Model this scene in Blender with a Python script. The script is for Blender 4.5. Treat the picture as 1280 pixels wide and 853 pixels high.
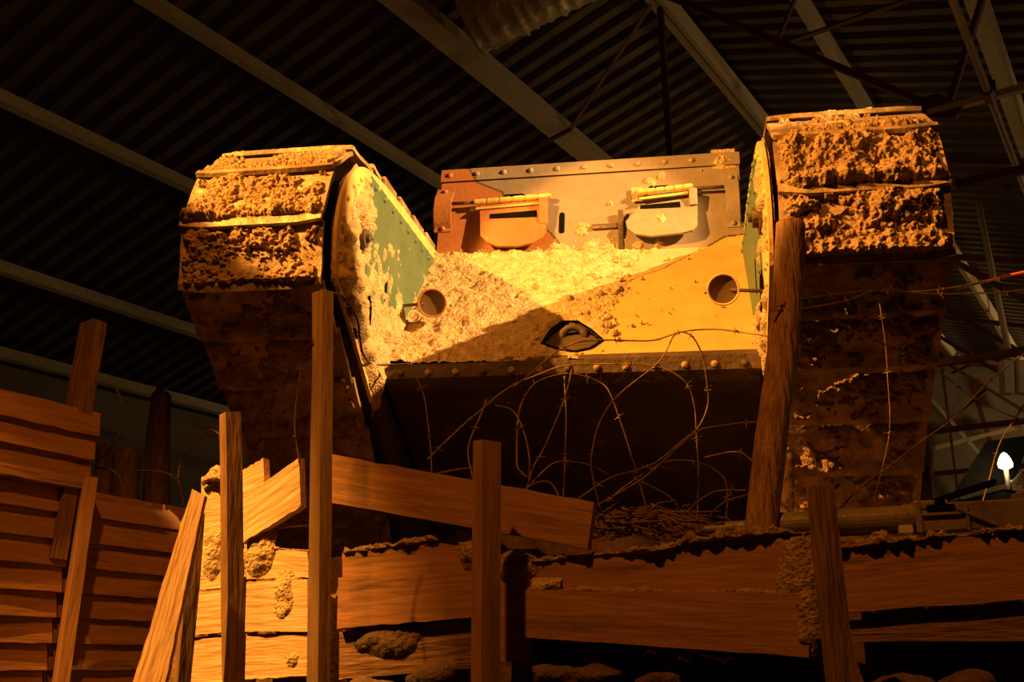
import bpy, bmesh, math, random
from mathutils import Vector, Matrix, noise
random.seed(7)
for o in list(bpy.data.objects): bpy.data.objects.remove(o)
scene = bpy.context.scene
COL = scene.collection
V = Vector

# ------------------------------------------------------------------ camera
F = 1300.0
PITCH = math.atan2(404, F)
CAM = V((0, 0, 1.6))
cd = bpy.data.cameras.new('camera'); cd.sensor_width = 36.0; cd.lens = F * 36.0 / 1280.0
cd.clip_end = 200
cam = bpy.data.objects.new('camera', cd); COL.objects.link(cam)
cam.location = CAM; cam.rotation_euler = (math.pi / 2 + PITCH, 0, 0)
scene.camera = cam
CP, SP = math.cos(PITCH), math.sin(PITCH)

# ------------------------------------------------------------------ world, lamps, exposure
w = bpy.data.worlds.new('world'); scene.world = w; w.use_nodes = True
bgn = w.node_tree.nodes['Background']
bgn.inputs[0].default_value = (1.0, 0.5, 0.16, 1); bgn.inputs[1].default_value = 0.0012
vs = scene.view_settings
vs.view_transform = 'Standard'; vs.look = 'None'; vs.gamma = 1.0; vs.exposure = 0.0; vs.use_curve_mapping = False

def spot(name, loc, target, power, size_deg, blend, col, radius=0.04):
    l = bpy.data.lights.new(name, 'SPOT'); l.energy = power; l.color = col
    l.spot_size = math.radians(size_deg); l.spot_blend = blend; l.shadow_soft_size = radius
    o = bpy.data.objects.new(name, l); COL.objects.link(o); o.location = loc
    o.rotation_euler = (V(target) - V(loc)).to_track_quat('-Z', 'Y').to_euler()
    return o
AMBER = (1.0, 0.37, 0.05)
spot('spot_right', (3.95, 1.45, 4.95), (0.12, 3.55, 3.3), 5800, 18.8, 0.2, (1.0, 0.46, 0.12), 0.03)      # lamp on the hall's right side
spot('spot_left', (-3.3, 1.15, 4.95), (0.26, 3.21, 3.12), 3300, 25.5, 0.15, AMBER, 0.03)                  # lamp on the hall's left side
spot('corner_fill', (-2.4, 1.0, 5.0), (-0.98, 2.65, 1.85), 2600, 22, 0.9, AMBER, 0.03)                   # extra spot, added to brighten the corner boards
spot('trench_fill', (-0.9, 0.3, 5.2), (0.0, 2.6, 1.8), 300, 62, 0.7, (1.0, 0.28, 0.024), 0.06)           # added dim fill that washes the trench walls
def bulb(name, loc, power, col, r=.12):
    l = bpy.data.lights.new(name, 'POINT'); l.energy = power; l.color = col; l.shadow_soft_size = r
    o = bpy.data.objects.new(name, l); COL.objects.link(o); o.location = loc; return o
bulb('roof_fill', (9.8, 13.0, 4.2), 200, (1.0, 0.57, 0.2))  # added far light, leaves the near sides of the roof ribs dark
bulb('roof_fill', (8.4, 7.4, 3.4), 88, (1.0, 0.57, 0.2))  # added light to brighten the right roof slope, no fitting
bulb('roof_fill', (2.3, 8.0, 4.0), 10, (1.0, 0.5, 0.14))  # added light hidden behind the tank, lifts ridge and purlins

# ------------------------------------------------------------------ measuring helpers
def ray(px, py):
    a = (px - 640) / F; b = (426.5 - py) / F
    return V((a, CP - b * SP, SP + b * CP))
def U(px, py, y):                                   # point seen at a pixel, at world depth y
    d = ray(px, py); return CAM + d * (y / d.y)
def UP(px, py, p0, n):                              # ... on a plane
    d = ray(px, py); p0 = V(p0); n = V(n)
    return CAM + d * ((p0 - CAM).dot(n) / d.dot(n))
def fbm(p, o=4, f=1.0):
    return noise.fractal(V(p) * f, 1.0, 2.0, o)

# ------------------------------------------------------------------ materials
def mat(name, c1, c2, scale=8.0, rough=0.8, metal=0.0, stretch=(1, 1, 1), detail=6, bump=0.2, bscale=40.0,
        c3=None, c3scale=3.0, c3lo=0.55, c3hi=0.7, attr=None, lo=0.35, hi=0.68):
    m = bpy.data.materials.new(name); m.use_nodes = True
    nt = m.node_tree; N = nt.nodes; L = nt.links
    b = N['Principled BSDF']; b.inputs['Roughness'].default_value = rough; b.inputs['Metallic'].default_value = metal
    tc = N.new('ShaderNodeTexCoord'); mp = N.new('ShaderNodeMapping')
    L.new(tc.outputs['Object'], mp.inputs[0]); mp.inputs['Scale'].default_value = stretch
    oi = N.new('ShaderNodeObjectInfo'); mu = N.new('ShaderNodeMath'); mu.operation = 'MULTIPLY'; mu.inputs[1].default_value = 37.0
    L.new(oi.outputs['Random'], mu.inputs[0]); L.new(mu.outputs[0], mp.inputs['Location'])
    n1 = N.new('ShaderNodeTexNoise'); n1.inputs['Scale'].default_value = scale; n1.inputs['Detail'].default_value = detail
    n1.inputs['Roughness'].default_value = 0.65
    L.new(mp.outputs[0], n1.inputs['Vector'])
    mr = N.new('ShaderNodeMapRange'); mr.inputs[1].default_value = lo; mr.inputs[2].default_value = hi
    L.new(n1.outputs[0], mr.inputs[0])
    mx = N.new('ShaderNodeMix'); mx.data_type = 'RGBA'
    L.new(mr.outputs[0], mx.inputs[0]); mx.inputs[6].default_value = (*c1, 1); mx.inputs[7].default_value = (*c2, 1)
    out = mx.outputs[2]
    if attr:
        at = N.new('ShaderNodeAttribute'); at.attribute_name = attr
        m2 = N.new('ShaderNodeMix'); m2.data_type = 'RGBA'; m2.blend_type = 'MULTIPLY'; m2.inputs[0].default_value = 1.0
        L.new(at.outputs['Color'], m2.inputs[6]); L.new(out, m2.inputs[7]); out = m2.outputs[2]
    if c3:
        n3 = N.new('ShaderNodeTexNoise'); n3.inputs['Scale'].default_value = c3scale; n3.inputs['Detail'].default_value = 8
        n3.inputs['Roughness'].default_value = 0.7
        L.new(mp.outputs[0], n3.inputs['Vector'])
        r3 = N.new('ShaderNodeMapRange'); r3.inputs[1].default_value = c3lo; r3.inputs[2].default_value = c3hi
        L.new(n3.outputs[0], r3.inputs[0])
        m3 = N.new('ShaderNodeMix'); m3.data_type = 'RGBA'
        L.new(r3.outputs[0], m3.inputs[0]); L.new(out, m3.inputs[6]); m3.inputs[7].default_value = (*c3, 1); out = m3.outputs[2]
    L.new(out, b.inputs['Base Color'])
    if bump:
        nb = N.new('ShaderNodeTexNoise'); nb.inputs['Scale'].default_value = bscale; nb.inputs['Detail'].default_value = 6
        L.new(mp.outputs[0], nb.inputs['Vector'])
        bp = N.new('ShaderNodeBump'); bp.inputs['Strength'].default_value = bump; bp.inputs['Distance'].default_value = 0.02
        L.new(nb.outputs[0], bp.inputs['Height']); L.new(bp.outputs[0], b.inputs['Normal'])
    return m
M = {}
M['wood'] = mat('wood', (.29, .15, .062), (.40, .22, .10), 5, .85, stretch=(1, 9, 9), bump=.22, bscale=7, c3=(.10, .05, .024), c3scale=2.2, c3lo=.56, c3hi=.72)
M['wood_lit'] = mat('wood_lit', (.5, .33, .18), (.72, .53, .32), 7, .85, stretch=(1, 9, 9), bump=.35, bscale=9, c3=(.3, .18, .09), c3scale=3, c3lo=.6, c3hi=.75)  # lit copy of the wood, lamp brightness put into the colour
M['wood_plain'] = mat('wood_plain', (.27, .14, .058), (.42, .235, .105), 5, .85, stretch=(1, 9, 9), bump=.22, bscale=7)
M['wood_dark'] = mat('wood_dark', (.14, .075, .035), (.3, .18, .09), 8, .9, stretch=(1, 8, 8), bump=.5, bscale=10, c3=(.4, .26, .14), c3scale=5, c3lo=.62, c3hi=.72)
M['bark'] = mat('bark', (.2, .115, .06), (.48, .3, .165), 10, .95, stretch=(6, 6, 1), bump=.9, bscale=16, c3=(.46, .31, .18), c3scale=7, c3lo=.58, c3hi=.7)
M['mud'] = mat('mud', (.27, .17, .085), (.56, .40, .22), 26, .95, bump=1.0, bscale=120)
M['mud_pale'] = mat('mud_pale', (.42, .31, .17), (.72, .57, .34), 26, .95, bump=.9, bscale=120)
M['earth'] = mat('earth', (.065, .038, .019), (.19, .12, .062), 9, .97, bump=1.0, bscale=40, c3=(.3, .2, .11), c3scale=5, c3lo=.6, c3hi=.75)
M['track'] = mat('track_steel', (.14, .1, .06), (.32, .24, .15), 7, .55, .2, bump=.3, bscale=45, c3=(.56, .42, .24), c3scale=9, c3lo=.46, c3hi=.64)
M['paint'] = mat('hull_paint', (.8, .8, .8), (1.05, 1.03, 1.0), 9, .6, bump=.12, bscale=60, attr='paint', c3=(.62, .47, .25), c3scale=13, c3lo=.66, c3hi=.72)
M['ochre'] = mat('ochre_paint', (.55, .38, .14), (.75, .55, .22), 8, .65, bump=.2, bscale=50, c3=(.62, .47, .26), c3scale=7, c3lo=.5, c3hi=.6)
M['green'] = mat('green_paint', (.06, .125, .085), (.085, .165, .11), 8, .55, bump=.1, bscale=50, c3=(.6, .47, .27), c3scale=11, c3lo=.64, c3hi=.68)
M['brown'] = mat('brown_paint', (.28, .12, .045), (.38, .165, .065), 8, .6, bump=.15, bscale=60, c3=(.6, .44, .24), c3scale=14, c3lo=.64, c3hi=.7)
M['grey'] = mat('grey_paint', (.22, .195, .165), (.3, .265, .225), 8, .6, bump=.15, bscale=60, c3=(.62, .48, .27), c3scale=14, c3lo=.64, c3hi=.7)
M['hull'] = mat('hull_dark', (.055, .038, .025), (.12, .085, .055), 6, .7, .2, bump=.4, bscale=40, c3=(.36, .25, .14), c3scale=6, c3lo=.6, c3hi=.74)
M['black'] = mat('black_slot', (.004, .004, .004), (.008, .007, .006), 8, .95, bump=0)
M['gun'] = mat('gunmetal', (.17, .15, .12), (.30, .27, .21), 9, .45, .2, bump=.15, bscale=60, c3=(.38, .28, .17), c3scale=7, c3lo=.62, c3hi=.72)
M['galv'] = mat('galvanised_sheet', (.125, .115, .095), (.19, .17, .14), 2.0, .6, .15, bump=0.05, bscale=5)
M['purlin'] = mat('galvanised_purlin', (.6, .55, .43), (.78, .72, .56), 30, .45, .0, bump=.1, bscale=80)
M['truss'] = mat('red_oxide_steel', (.10, .022, .012), (.17, .04, .02), 6, .7, bump=.1)
M['pipe'] = mat('painted_pipe', (.55, .5, .38), (.66, .6, .46), 8, .5, bump=.05)
M['foil'] = mat('foil_duct', (.6, .54, .42), (.85, .78, .62), 6, .35, .25, bump=.9, bscale=14)
M['hallwall'] = mat('hall_wall', (.2, .18, .145), (.27, .245, .2), 1.5, .85, bump=.05)
M['wire'] = mat('rusty_wire', (.12, .07, .035), (.32, .21, .11), 30, .6, .4, bump=.1)
M['redcable'] = mat('red_cable', (.4, .02, .012), (.5, .03, .02), 8, .5, bump=0)
M['white'] = mat('white_plastic', (.62, .58, .48), (.75, .7, .6), 6, .5, bump=0)
M['twig'] = mat('twig', (.1, .06, .03), (.26, .16, .085), 20, .9, bump=.2)
M['pale_lit_bark'] = mat('pale_lit_bark', (.3, .19, .1), (.62, .45, .27), 9, .95, stretch=(2, 2, 1), bump=.9, bscale=30, c3=(.12, .07, .04), c3scale=6, c3lo=.52, c3hi=.6)  # flaking bark, lightened to look lit where no lamp reaches
M['stone'] = mat('stone', (.26, .17, .09), (.46, .33, .19), 14, .95, bump=.8, bscale=40)
M['black'].node_tree.nodes['Principled BSDF'].inputs['Specular IOR Level'].default_value = 0.0
def glassy(name, col, rough=.08):
    m = bpy.data.materials.new(name); m.use_nodes = True; N = m.node_tree.nodes; L = m.node_tree.links
    b = N['Principled BSDF']; b.inputs['Roughness'].default_value = rough; b.inputs['Metallic'].default_value = .55
    n = N.new('ShaderNodeTexNoise'); n.inputs['Scale'].default_value = 25
    r = N.new('ShaderNodeMix'); r.data_type = 'RGBA'; L.new(n.outputs[0], r.inputs[0])
    r.inputs[6].default_value = (*[c * .6 for c in col], 1); r.inputs[7].default_value = (*col, 1)
    L.new(r.outputs[2], b.inputs['Base Color']); return m
M['lens'] = glassy('lamp_lens', (.3, .2, .12), .25)
def emit(name, col, st):
    m = bpy.data.materials.new(name); m.use_nodes = True; N = m.node_tree.nodes
    b = N['Principled BSDF']; b.inputs['Emission Color'].default_value = (*col, 1); b.inputs['Emission Strength'].default_value = st
    return m
M['bulb'] = emit('lit_bulb', (1, .8, .42), 14)

# ------------------------------------------------------------------ object helpers
def link(name, me, m, parent=None, mtx=None, smooth=False):
    o = bpy.data.objects.new(name, me); COL.objects.link(o)
    if m is not None and isinstance(me, bpy.types.Mesh) and not me.materials: me.materials.append(M[m])
    if parent: o.parent = parent
    if mtx is not None: o.matrix_basis = mtx
    if smooth: me.polygons.foreach_set('use_smooth', [True] * len(me.polygons))
    return o
def mesh(vs_, fs):
    me = bpy.data.meshes.new('m'); me.from_pydata([tuple(v) for v in vs_], [], fs); me.update(); return me
def bmesh_mesh(bm):
    bmesh.ops.recalc_face_normals(bm, faces=bm.faces[:])
    me = bpy.data.meshes.new('m'); bm.to_mesh(me); bm.free(); return me
def empty(name, loc=(0, 0, 0)):
    o = bpy.data.objects.new(name, None); COL.objects.link(o); o.location = loc; o.empty_display_size = .1; return o
def tag(o, label, cat, group=None):
    o['label'] = label; o['category'] = cat
    if group: o['group'] = group
    return o
def struct(o, label=None, cat=None):
    o['kind'] = 'structure'
    if label: o['label'] = label
    if cat: o['category'] = cat
    return o
def stuff(o): o['kind'] = 'stuff'; return o
def frame(o, x, z):                                 # matrix with origin o, x axis, approximate z axis
    x = V(x).normalized(); y = V(z).cross(x).normalized(); z = x.cross(y)
    return Matrix(((x.x, y.x, z.x, o[0]), (x.y, y.y, z.y, o[1]), (x.z, y.z, z.z, o[2]), (0, 0, 0, 1)))
def bmbox(bm, c, s, bev=0.0, rot=None):
    r = bmesh.ops.create_cube(bm, size=1.0); vv = r['verts']
    for v in vv:
        p = V((v.co.x * s[0], v.co.y * s[1], v.co.z * s[2]))
        if rot is not None: p = rot @ p
        v.co = p + V(c)
    if bev:
        es = list({e for v in vv for e in v.link_edges})
        bmesh.ops.bevel(bm, geom=es, offset=bev, segments=2, affect='EDGES', profile=.5)
def box(name, c, s, m, parent=None, bev=0.0, rot=None):
    bm = bmesh.new(); bmbox(bm, c, s, bev, rot); return link(name, bmesh_mesh(bm), m, parent)
def bmtube(bm, pts, r, sides=8, caps=True):
    pts = [V(p) for p in pts]; rs = r if isinstance(r, (list, tuple)) else [r] * len(pts)
    rings = []; up = None
    for i, p in enumerate(pts):
        t = (pts[min(i + 1, len(pts) - 1)] - pts[max(i - 1, 0)]).normalized()
        if up is None:
            up = V((0, 0, 1)) if abs(t.z) < .9 else V((1, 0, 0))
        a = t.cross(up).normalized(); up = a.cross(t).normalized()
        rings.append([bm.verts.new(p + (a * math.cos(k * 2 * math.pi / sides) + up * math.sin(k * 2 * math.pi / sides)) * rs[i]) for k in range(sides)])
    for A, B in zip(rings, rings[1:]):
        for k in range(sides): bm.faces.new((A[k], A[(k + 1) % sides], B[(k + 1) % sides], B[k]))
    if caps: bm.faces.new(rings[0][::-1]); bm.faces.new(rings[-1])
def tube(name, pts, r, m, parent=None, sides=8, smooth=True):
    bm = bmesh.new(); bmtube(bm, pts, r, sides); return link(name, bmesh_mesh(bm), m, parent, smooth=smooth)
def catmull(pts, n=8):
    pts = [V(p) for p in pts]; q = [pts[0] * 2 - pts[1]] + pts + [pts[-1] * 2 - pts[-2]]; out = []
    for i in range(1, len(q) - 2):
        for k in range(n):
            t = k / n; a, b, c, d = q[i - 1], q[i], q[i + 1], q[i + 2]
            out.append(.5 * ((2 * b) + (c - a) * t + (2 * a - 5 * b + 4 * c - d) * t * t + (3 * b - a - 3 * c + d) * t ** 3))
    out.append(pts[-1]); return out
def prism(name, poly, d0, d1, m, parent=None, bev=0.0, mtx=None):  # 2-D polygon in xz extruded along y
    bm = bmesh.new(); n = len(poly)
    a = [bm.verts.new((x, d0, z)) for x, z in poly]; b = [bm.verts.new((x, d1, z)) for x, z in poly]
    bm.faces.new(a); bm.faces.new(b[::-1])
    for i in range(n): bm.faces.new((a[i], b[i], b[(i + 1) % n], a[(i + 1) % n]))
    if bev: bmesh.ops.bevel(bm, geom=bm.edges[:], offset=bev, segments=1, affect='EDGES')
    return link(name, bmesh_mesh(bm), m, parent, mtx)
def board(name, corners, thick, m, parent=None, rag=.0025, seg=14, endrag=0.0):
    """a sawn board from its four face corners TL TR BR BL (3-D), thickness away from the viewer"""
    TL, TR, BR, BL = [V(c) for c in corners]; c = (TL + TR + BR + BL) / 4
    x = ((TR - TL) + (BR - BL)).normalized(); nrm = (TL - BL).cross(x).normalized()
    if nrm.dot(CAM - c) < 0: nrm = -nrm
    mt = frame(c, x, nrm.cross(x) if False else x.cross(nrm) * -1)
    mt = frame(c, x, nrm)                             # local z is the face normal
    inv = mt.inverted(); L4 = [inv @ p for p in (TL, TR, BR, BL)]
    bm = bmesh.new(); sd = random.random() * 99; top, bot, topb, botb = [], [], [], []
    for i in range(seg + 1):
        t = i / seg
        a = L4[0].lerp(L4[1], t); b = L4[3].lerp(L4[2], t)
        j1 = noise.noise(V((t * 9 + sd, 0, 0))) * rag + noise.noise(V((t * 31 + sd, 3, 0))) * rag * .6
        j2 = noise.noise(V((t * 9 + sd, 7, 0))) * rag
        up = (a - b).normalized()
        a = a + up * j1; b = b - up * j2
        warp = noise.noise(V((t * 2 + sd, 11, 0))) * rag * .8
        if endrag and i in (0, seg):
            e = (1 if i else -1) * endrag
            a = a + V((e * noise.noise(V((sd, 1 + i, 0))), 0, 0)); b = b + V((e * noise.noise(V((sd, 5 + i, 0))), 0, 0))
        for lst, p, z in ((top, a, 0), (bot, b, 0), (topb, a, -thick), (botb, b, -thick)):
            lst.append(bm.verts.new((p.x, p.y, z + warp)))
    for i in range(seg):
        bm.faces.new((top[i], top[i + 1], bot[i + 1], bot[i])); bm.faces.new((topb[i], botb[i], botb[i + 1], topb[i + 1]))
        bm.faces.new((top[i], topb[i], topb[i + 1], top[i + 1])); bm.faces.new((bot[i], bot[i + 1], botb[i + 1], botb[i]))
    bm.faces.new((top[0], bot[0], botb[0], topb[0])); bm.faces.new((top[-1], topb[-1], botb[-1], bot[-1]))
    return link(name, bmesh_mesh(bm), m, parent, mt)
def post(name, top, bot, a, b, yaw, m, parent=None, cut=.006, floor_z=None):
    """squared stake between two 3-D points; a x b section turned by yaw about its length"""
    top = V(top); bot = V(bot)
    if floor_z is not None:
        d = (bot - top); bot = top + d * ((floor_z - top.z) / d.z)
    x = (top - bot); Lg = x.length; x.normalize()
    mt = frame(bot, x, V((math.sin(yaw), -math.cos(yaw), 0)))
    bm = bmesh.new(); rings = []; sd = random.random() * 99; n = 14
    for i in range(n + 1):
        t = i / n * Lg; ring = []
        for k, (sy, sz) in enumerate(((-1, -1), (1, -1), (1, 1), (-1, 1))):
            j = V((0, noise.noise(V((t * 4 + sd, k, 0))), noise.noise(V((t * 4 + sd, k, 9))))) * .0025
            e = noise.noise(V((sd, k * 3.3, 4))) * cut if i == n else 0
            ring.append(bm.verts.new(V((t + e, sy * a / 2, sz * b / 2)) + j))
        rings.append(ring)
    for A, B in zip(rings, rings[1:]):
        for k in range(4): bm.faces.new((A[k], A[(k + 1) % 4], B[(k + 1) % 4], B[k]))
    bm.faces.new(rings[0]); bm.faces.new(rings[-1])
    bmesh.ops.bevel(bm, geom=[e for e in bm.edges if len(e.link_faces) == 2 and e.calc_face_angle(0) > 1.0], offset=.002, segments=1, affect='EDGES')
    return link(name, bmesh_mesh(bm), m, parent, mt)
def grid_mesh(nu, nv, fn, keep=None):
    vs_ = [fn(i / nu, j / nv) for j in range(nv + 1) for i in range(nu + 1)]
    fs = []
    for j in range(nv):
        for i in range(nu):
            q = (j * (nu + 1) + i, j * (nu + 1) + i + 1, (j + 1) * (nu + 1) + i + 1, (j + 1) * (nu + 1) + i)
            if keep is None or keep(sum((V(vs_[k]) for k in q), V()) / 4): fs.append(q)
    return mesh(vs_, fs)
def rivet_mesh(r, h):
    bm = bmesh.new(); rings = []
    for k, (rr, hh) in enumerate(((1, 0), (.9, .45), (.6, .82), (.0, 1))):
        if rr == 0: tip = bm.verts.new((0, 0, h)); break
        rings.append([bm.verts.new((math.cos(i * math.pi / 4) * rr * r, math.sin(i * math.pi / 4) * rr * r, hh * h)) for i in range(8)])
    for A, B in zip(rings, rings[1:]):
        for i in range(8): bm.faces.new((A[i], A[(i + 1) % 8], B[(i + 1) % 8], B[i]))
    for i in range(8): bm.faces.new((rings[-1][i], rings[-1][(i + 1) % 8], tip))
    me = bmesh_mesh(bm); me.polygons.foreach_set('use_smooth', [True] * len(me.polygons)); return me
RIV = {}
def rivet(parent, p, n, m, r=.011, h=.007, seedless=True):
    k = (m, round(r, 4))
    if k not in RIV: RIV[k] = rivet_mesh(r, h)
    n = V(n).normalized(); ax = V((1, 0, 0)) if abs(n.x) < .9 else V((0, 1, 0))
    return link('rivet', RIV[k], m, parent, frame(p, ax.cross(n), n))
def inside(poly, x, y):
    c = False; n = len(poly)
    for i in range(n):
        (x1, y1), (x2, y2) = poly[i], poly[(i + 1) % n]
        if (y1 > y) != (y2 > y) and x < (x2 - x1) * (y - y1) / (y2 - y1) + x1: c = not c
    return c
def edge_dist(poly, x, y):
    p = V((x, y)); best = 9
    for i in range(len(poly)):
        a = V(poly[i]); b = V(poly[(i + 1) % len(poly)]); d = b - a
        t = max(0, min(1, (p - a).dot(d) / max(d.length_squared, 1e-12))); best = min(best, (a + d * t - p).length)
    return best
def paint(me, fn):
    ca = me.color_attributes.new('paint', 'FLOAT_COLOR', 'POINT'); buf = []
    for v in me.vertices: buf += [*fn(v.co), 1.0]
    ca.data.foreach_set('color', buf)

# ================================================================== THE HALL
RD = V((math.sin(math.radians(32.5)), math.cos(math.radians(32.5)), 0))   # direction of ridge, purlins and side trench wall
RP = V((RD.y, -RD.x, 0))                                                  # to the right of it
PH = math.radians(17)
ZR = 6.6
d = ray(892, 85); RIDGE = CAM + d * ((ZR - CAM.z) / d.z)                 # a point of the ridge
LN = V((-RP.x * math.sin(PH), -RP.y * math.sin(PH), math.cos(PH)))       # normals (upwards)
RN = V((RP.x * math.sin(PH), RP.y * math.sin(PH), math.cos(PH)))
LN = (V((0, 0, 1)) * math.cos(PH) - RP * math.sin(PH)); RN = (V((0, 0, 1)) * math.cos(PH) + RP * math.sin(PH))
def LR(px, py, drop=0): return UP(px, py, RIDGE - LN * drop, LN)
def RR(px, py, drop=0): return UP(px, py, RIDGE - RN * drop, RN)
def sat(p): return (p - RIDGE).dot(RD)
def lat(p): return (p - RIDGE).dot(RP)
eave = LR(120, 465)
LATL = lat(eave); ZE = eave.z
GABLE = sat(RR(1210, 440))
S0 = -12.0
LATR = 15.0
ceiling = struct(empty('ceiling', RIDGE))
def sheet(side, s0, n, per):
    W = -LATL / math.cos(PH) + .25 if side < 0 else LATR / math.cos(PH)
    dirn = (RP * side) * math.cos(PH) - V((0, 0, 1)) * math.sin(PH)
    nn = LN if side < 0 else RN
    prof = []
    for k in range(n):
        for t, h in ((0, 0), (.42, 0), (.52, .06), (.90, .06)): prof.append((s0 + (k + t) * per, h))
    prof.append((s0 + n * per, 0))
    vs_ = []; fs = []
    for s, h in prof:
        for wd in (0.0, W): vs_.append(RD * s + dirn * wd + nn * h)
    for i in range(len(prof) - 1): fs.append((2 * i, 2 * i + 1, 2 * i + 3, 2 * i + 2))
    return link('roof_sheet', mesh(vs_, fs), 'galv', ceiling)
PER = .19
nsh = int(math.ceil((GABLE - S0) / (PER * 6)))
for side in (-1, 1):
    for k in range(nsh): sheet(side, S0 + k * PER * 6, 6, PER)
# purlins
def lip_channel(L, h, wd, t=.006):
    bm = bmesh.new()
    bmbox(bm, (L / 2, 0, -h / 2), (L, t, h)); bmbox(bm, (L / 2, wd / 2, -h), (L, wd, t)); bmbox(bm, (L / 2, wd / 2, 0), (L, wd, t)); bmbox(bm, (L / 2, wd, -h + .012), (L, t, .024))
    return bmesh_mesh(bm)
def purlin(px, py, left, label, s0=None, s1=None, h=.11, wd=.06, flip=1):
    p = (LR if left else RR)(px, py, .10); s = sat(p)
    a = p + RD * ((S0 if s0 is None else s0) - s); Lg = (GABLE if s1 is None else s1) - (S0 if s0 is None else s0)
    o = link('purlin', lip_channel(Lg, h, wd), 'purlin', None, frame(a, RD, LN if left else RN))
    return tag(o, label, 'purlin', 'steel roof purlins')
s_gap = sat(LR(225, 15))
purlin(130, 172, True, 'pale steel purlin ending behind the left track horn')
purlin(405, 127, True, 'pale steel purlin running down behind the notched track guard of left horn')
purlin(650, 100, True, 'broad perforated steel purlin below the silver foil duct', h=.16, wd=.16)
purlin(135, 370, True, 'slim pale steel purlin second up from the hall eaves')
purlin(125, 466, True, 'slim pale steel purlin along the hall eaves behind the tall stake')
purlin(892, 85, True, 'pale steel ridge purlin on the smooth side of the roof apex', wd=.048)
purlin(915, 88, False, 'second pale steel ridge purlin twinned at the roof apex', wd=.048)
purlin(1052, 65, False, 'pale steel purlin crossed by a dark red truss tie')
purlin(1258, 65, False, 'pale steel purlin beside the thin conduit pipe', h=.14, wd=.09)
for k, extra in enumerate((3.2, 4.9, 6.6, 8.4, 10.4)):
    base = lat(RR(1258, 65)) + extra
    a = RIDGE + RP * base - V((0, 0, 1)) * base * math.tan(PH) - RN * .1 + RD * S0
    tag(link('purlin', lip_channel(GABLE - S0, .13, .06), 'purlin', None, frame(a, RD, RN)), 'distant pale steel purlin on the lower right roof slope', 'purlin', 'far roof purlins')
# side wall, gable wall, right wall
def panel(name, a, b, z0, z1, thick, m):
    a = V(a); b = V(b); x = (b - a); n = V((x.y, -x.x, 0)).normalized() * thick
    c = [V((p.x, p.y, z)) for p in (a, b, b + n, a + n) for z in (z0, z1)]
    return struct(link(name, mesh(c, [(0, 2, 3, 1), (2, 4, 5, 3), (4, 6, 7, 5), (6, 0, 1, 7), (1, 3, 5, 7), (0, 6, 4, 2)]), m))
A0 = RIDGE + RP * (LATL - .02) + RD * S0; A1 = RIDGE + RP * (LATL - .02) + RD * GABLE
panel('wall_left', A1, A0, 0, ZE, .15, 'hallwall')
B0 = RIDGE + RP * LATR + RD * S0; B1 = RIDGE + RP * LATR + RD * GABLE
panel('wall_right', B0, B1, 0, ZR - LATR * math.tan(PH), .15, 'hallwall')
poly = [(LATL - .2, 0), (LATR + .2, 0), (LATR + .2, ZR - LATR * math.tan(PH)), (0, ZR + .02), (LATL - .2, ZE)]
for nm, s in (('wall_back', GABLE), ('wall_front', S0)):
    o = prism(nm, poly, 0, .2, 'hallwall', mtx=Matrix(((RP.x, RD.x, 0, (RIDGE + RD * s).x), (RP.y, RD.y, 0, (RIDGE + RD * s).y), (0, 0, 1, 0), (0, 0, 0, 1))))
    if nm == 'wall_front': o.location -= RD * .2
    struct(o)
# trusses: planes square to the ridge
def strut(tr, a, b, r=.045, m='truss', name='strut'):
    r *= .62; a = V(a); b = V(b); L = (b - a).length; bm = bmesh.new()
    bmbox(bm, (L / 2, 0, -r * .8), (L, r * 2, .008)); bmbox(bm, (L / 2, -r, 0), (L, .008, r * 1.7))
    return link(name, bmesh_mesh(bm), m, tr, frame(a - V(tr.location), (b - a), V((0, 0, 1)) if abs((b - a).normalized().z) < .95 else RD))
S1 = sat(LR(835, 12, .2)) - .3
def T1(px, py): return UP(px, py, RIDGE + RD * S1, RD)
tr = empty('roof_truss', RIDGE + RD * S1)
tag(tr, 'dark red steel roof truss meeting the ridge above the cab', 'roof truss')
for a, b, r in (((825, 10), (838, 200), .03), ((835, -5), (1168, 134), .035), ((1235, -30), (1184, 132), .045), ((1140, -4), (975, 54), .035),
                ((1000, -20), (968, 56), .03), ((812, 5), (712, 160), .03), ((712, 160), (610, 212), .035), ((345, -20), (255, 132), .05),
                ((520, -15), (232, 138), .05), ((165, 210), (-20, 318), .035), ((1195, 232), (1330, 200), .04), ((430, 40), (448, -30), .03), ((245, 130), (165, 212), .05)):
    strut(tr, T1(*a), T1(*b), r)
strut(tr, T1(1160, 142), T1(1330, 96), .035, 'pipe', 'pale_tie')
g = [T1(1140, 128), T1(1172, 118), T1(1205, 132), T1(1196, 148), T1(1150, 150)]
bm = bmesh.new(); f1 = [bm.verts.new(p - RD * .02 - V(tr.location)) for p in g]; f2 = [bm.verts.new(p + RD * .02 - V(tr.location)) for p in g]
bm.faces.new(f1); bm.faces.new(f2[::-1])
for i in range(5): bm.faces.new((f1[i], f2[i], f2[(i + 1) % 5], f1[(i + 1) % 5]))
link('gusset', bmesh_mesh(bm), 'truss', tr)
def top_pt(l): return V((0, 0, 1)) * (-abs(l) * math.tan(PH) - .32) + RP * l
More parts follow.
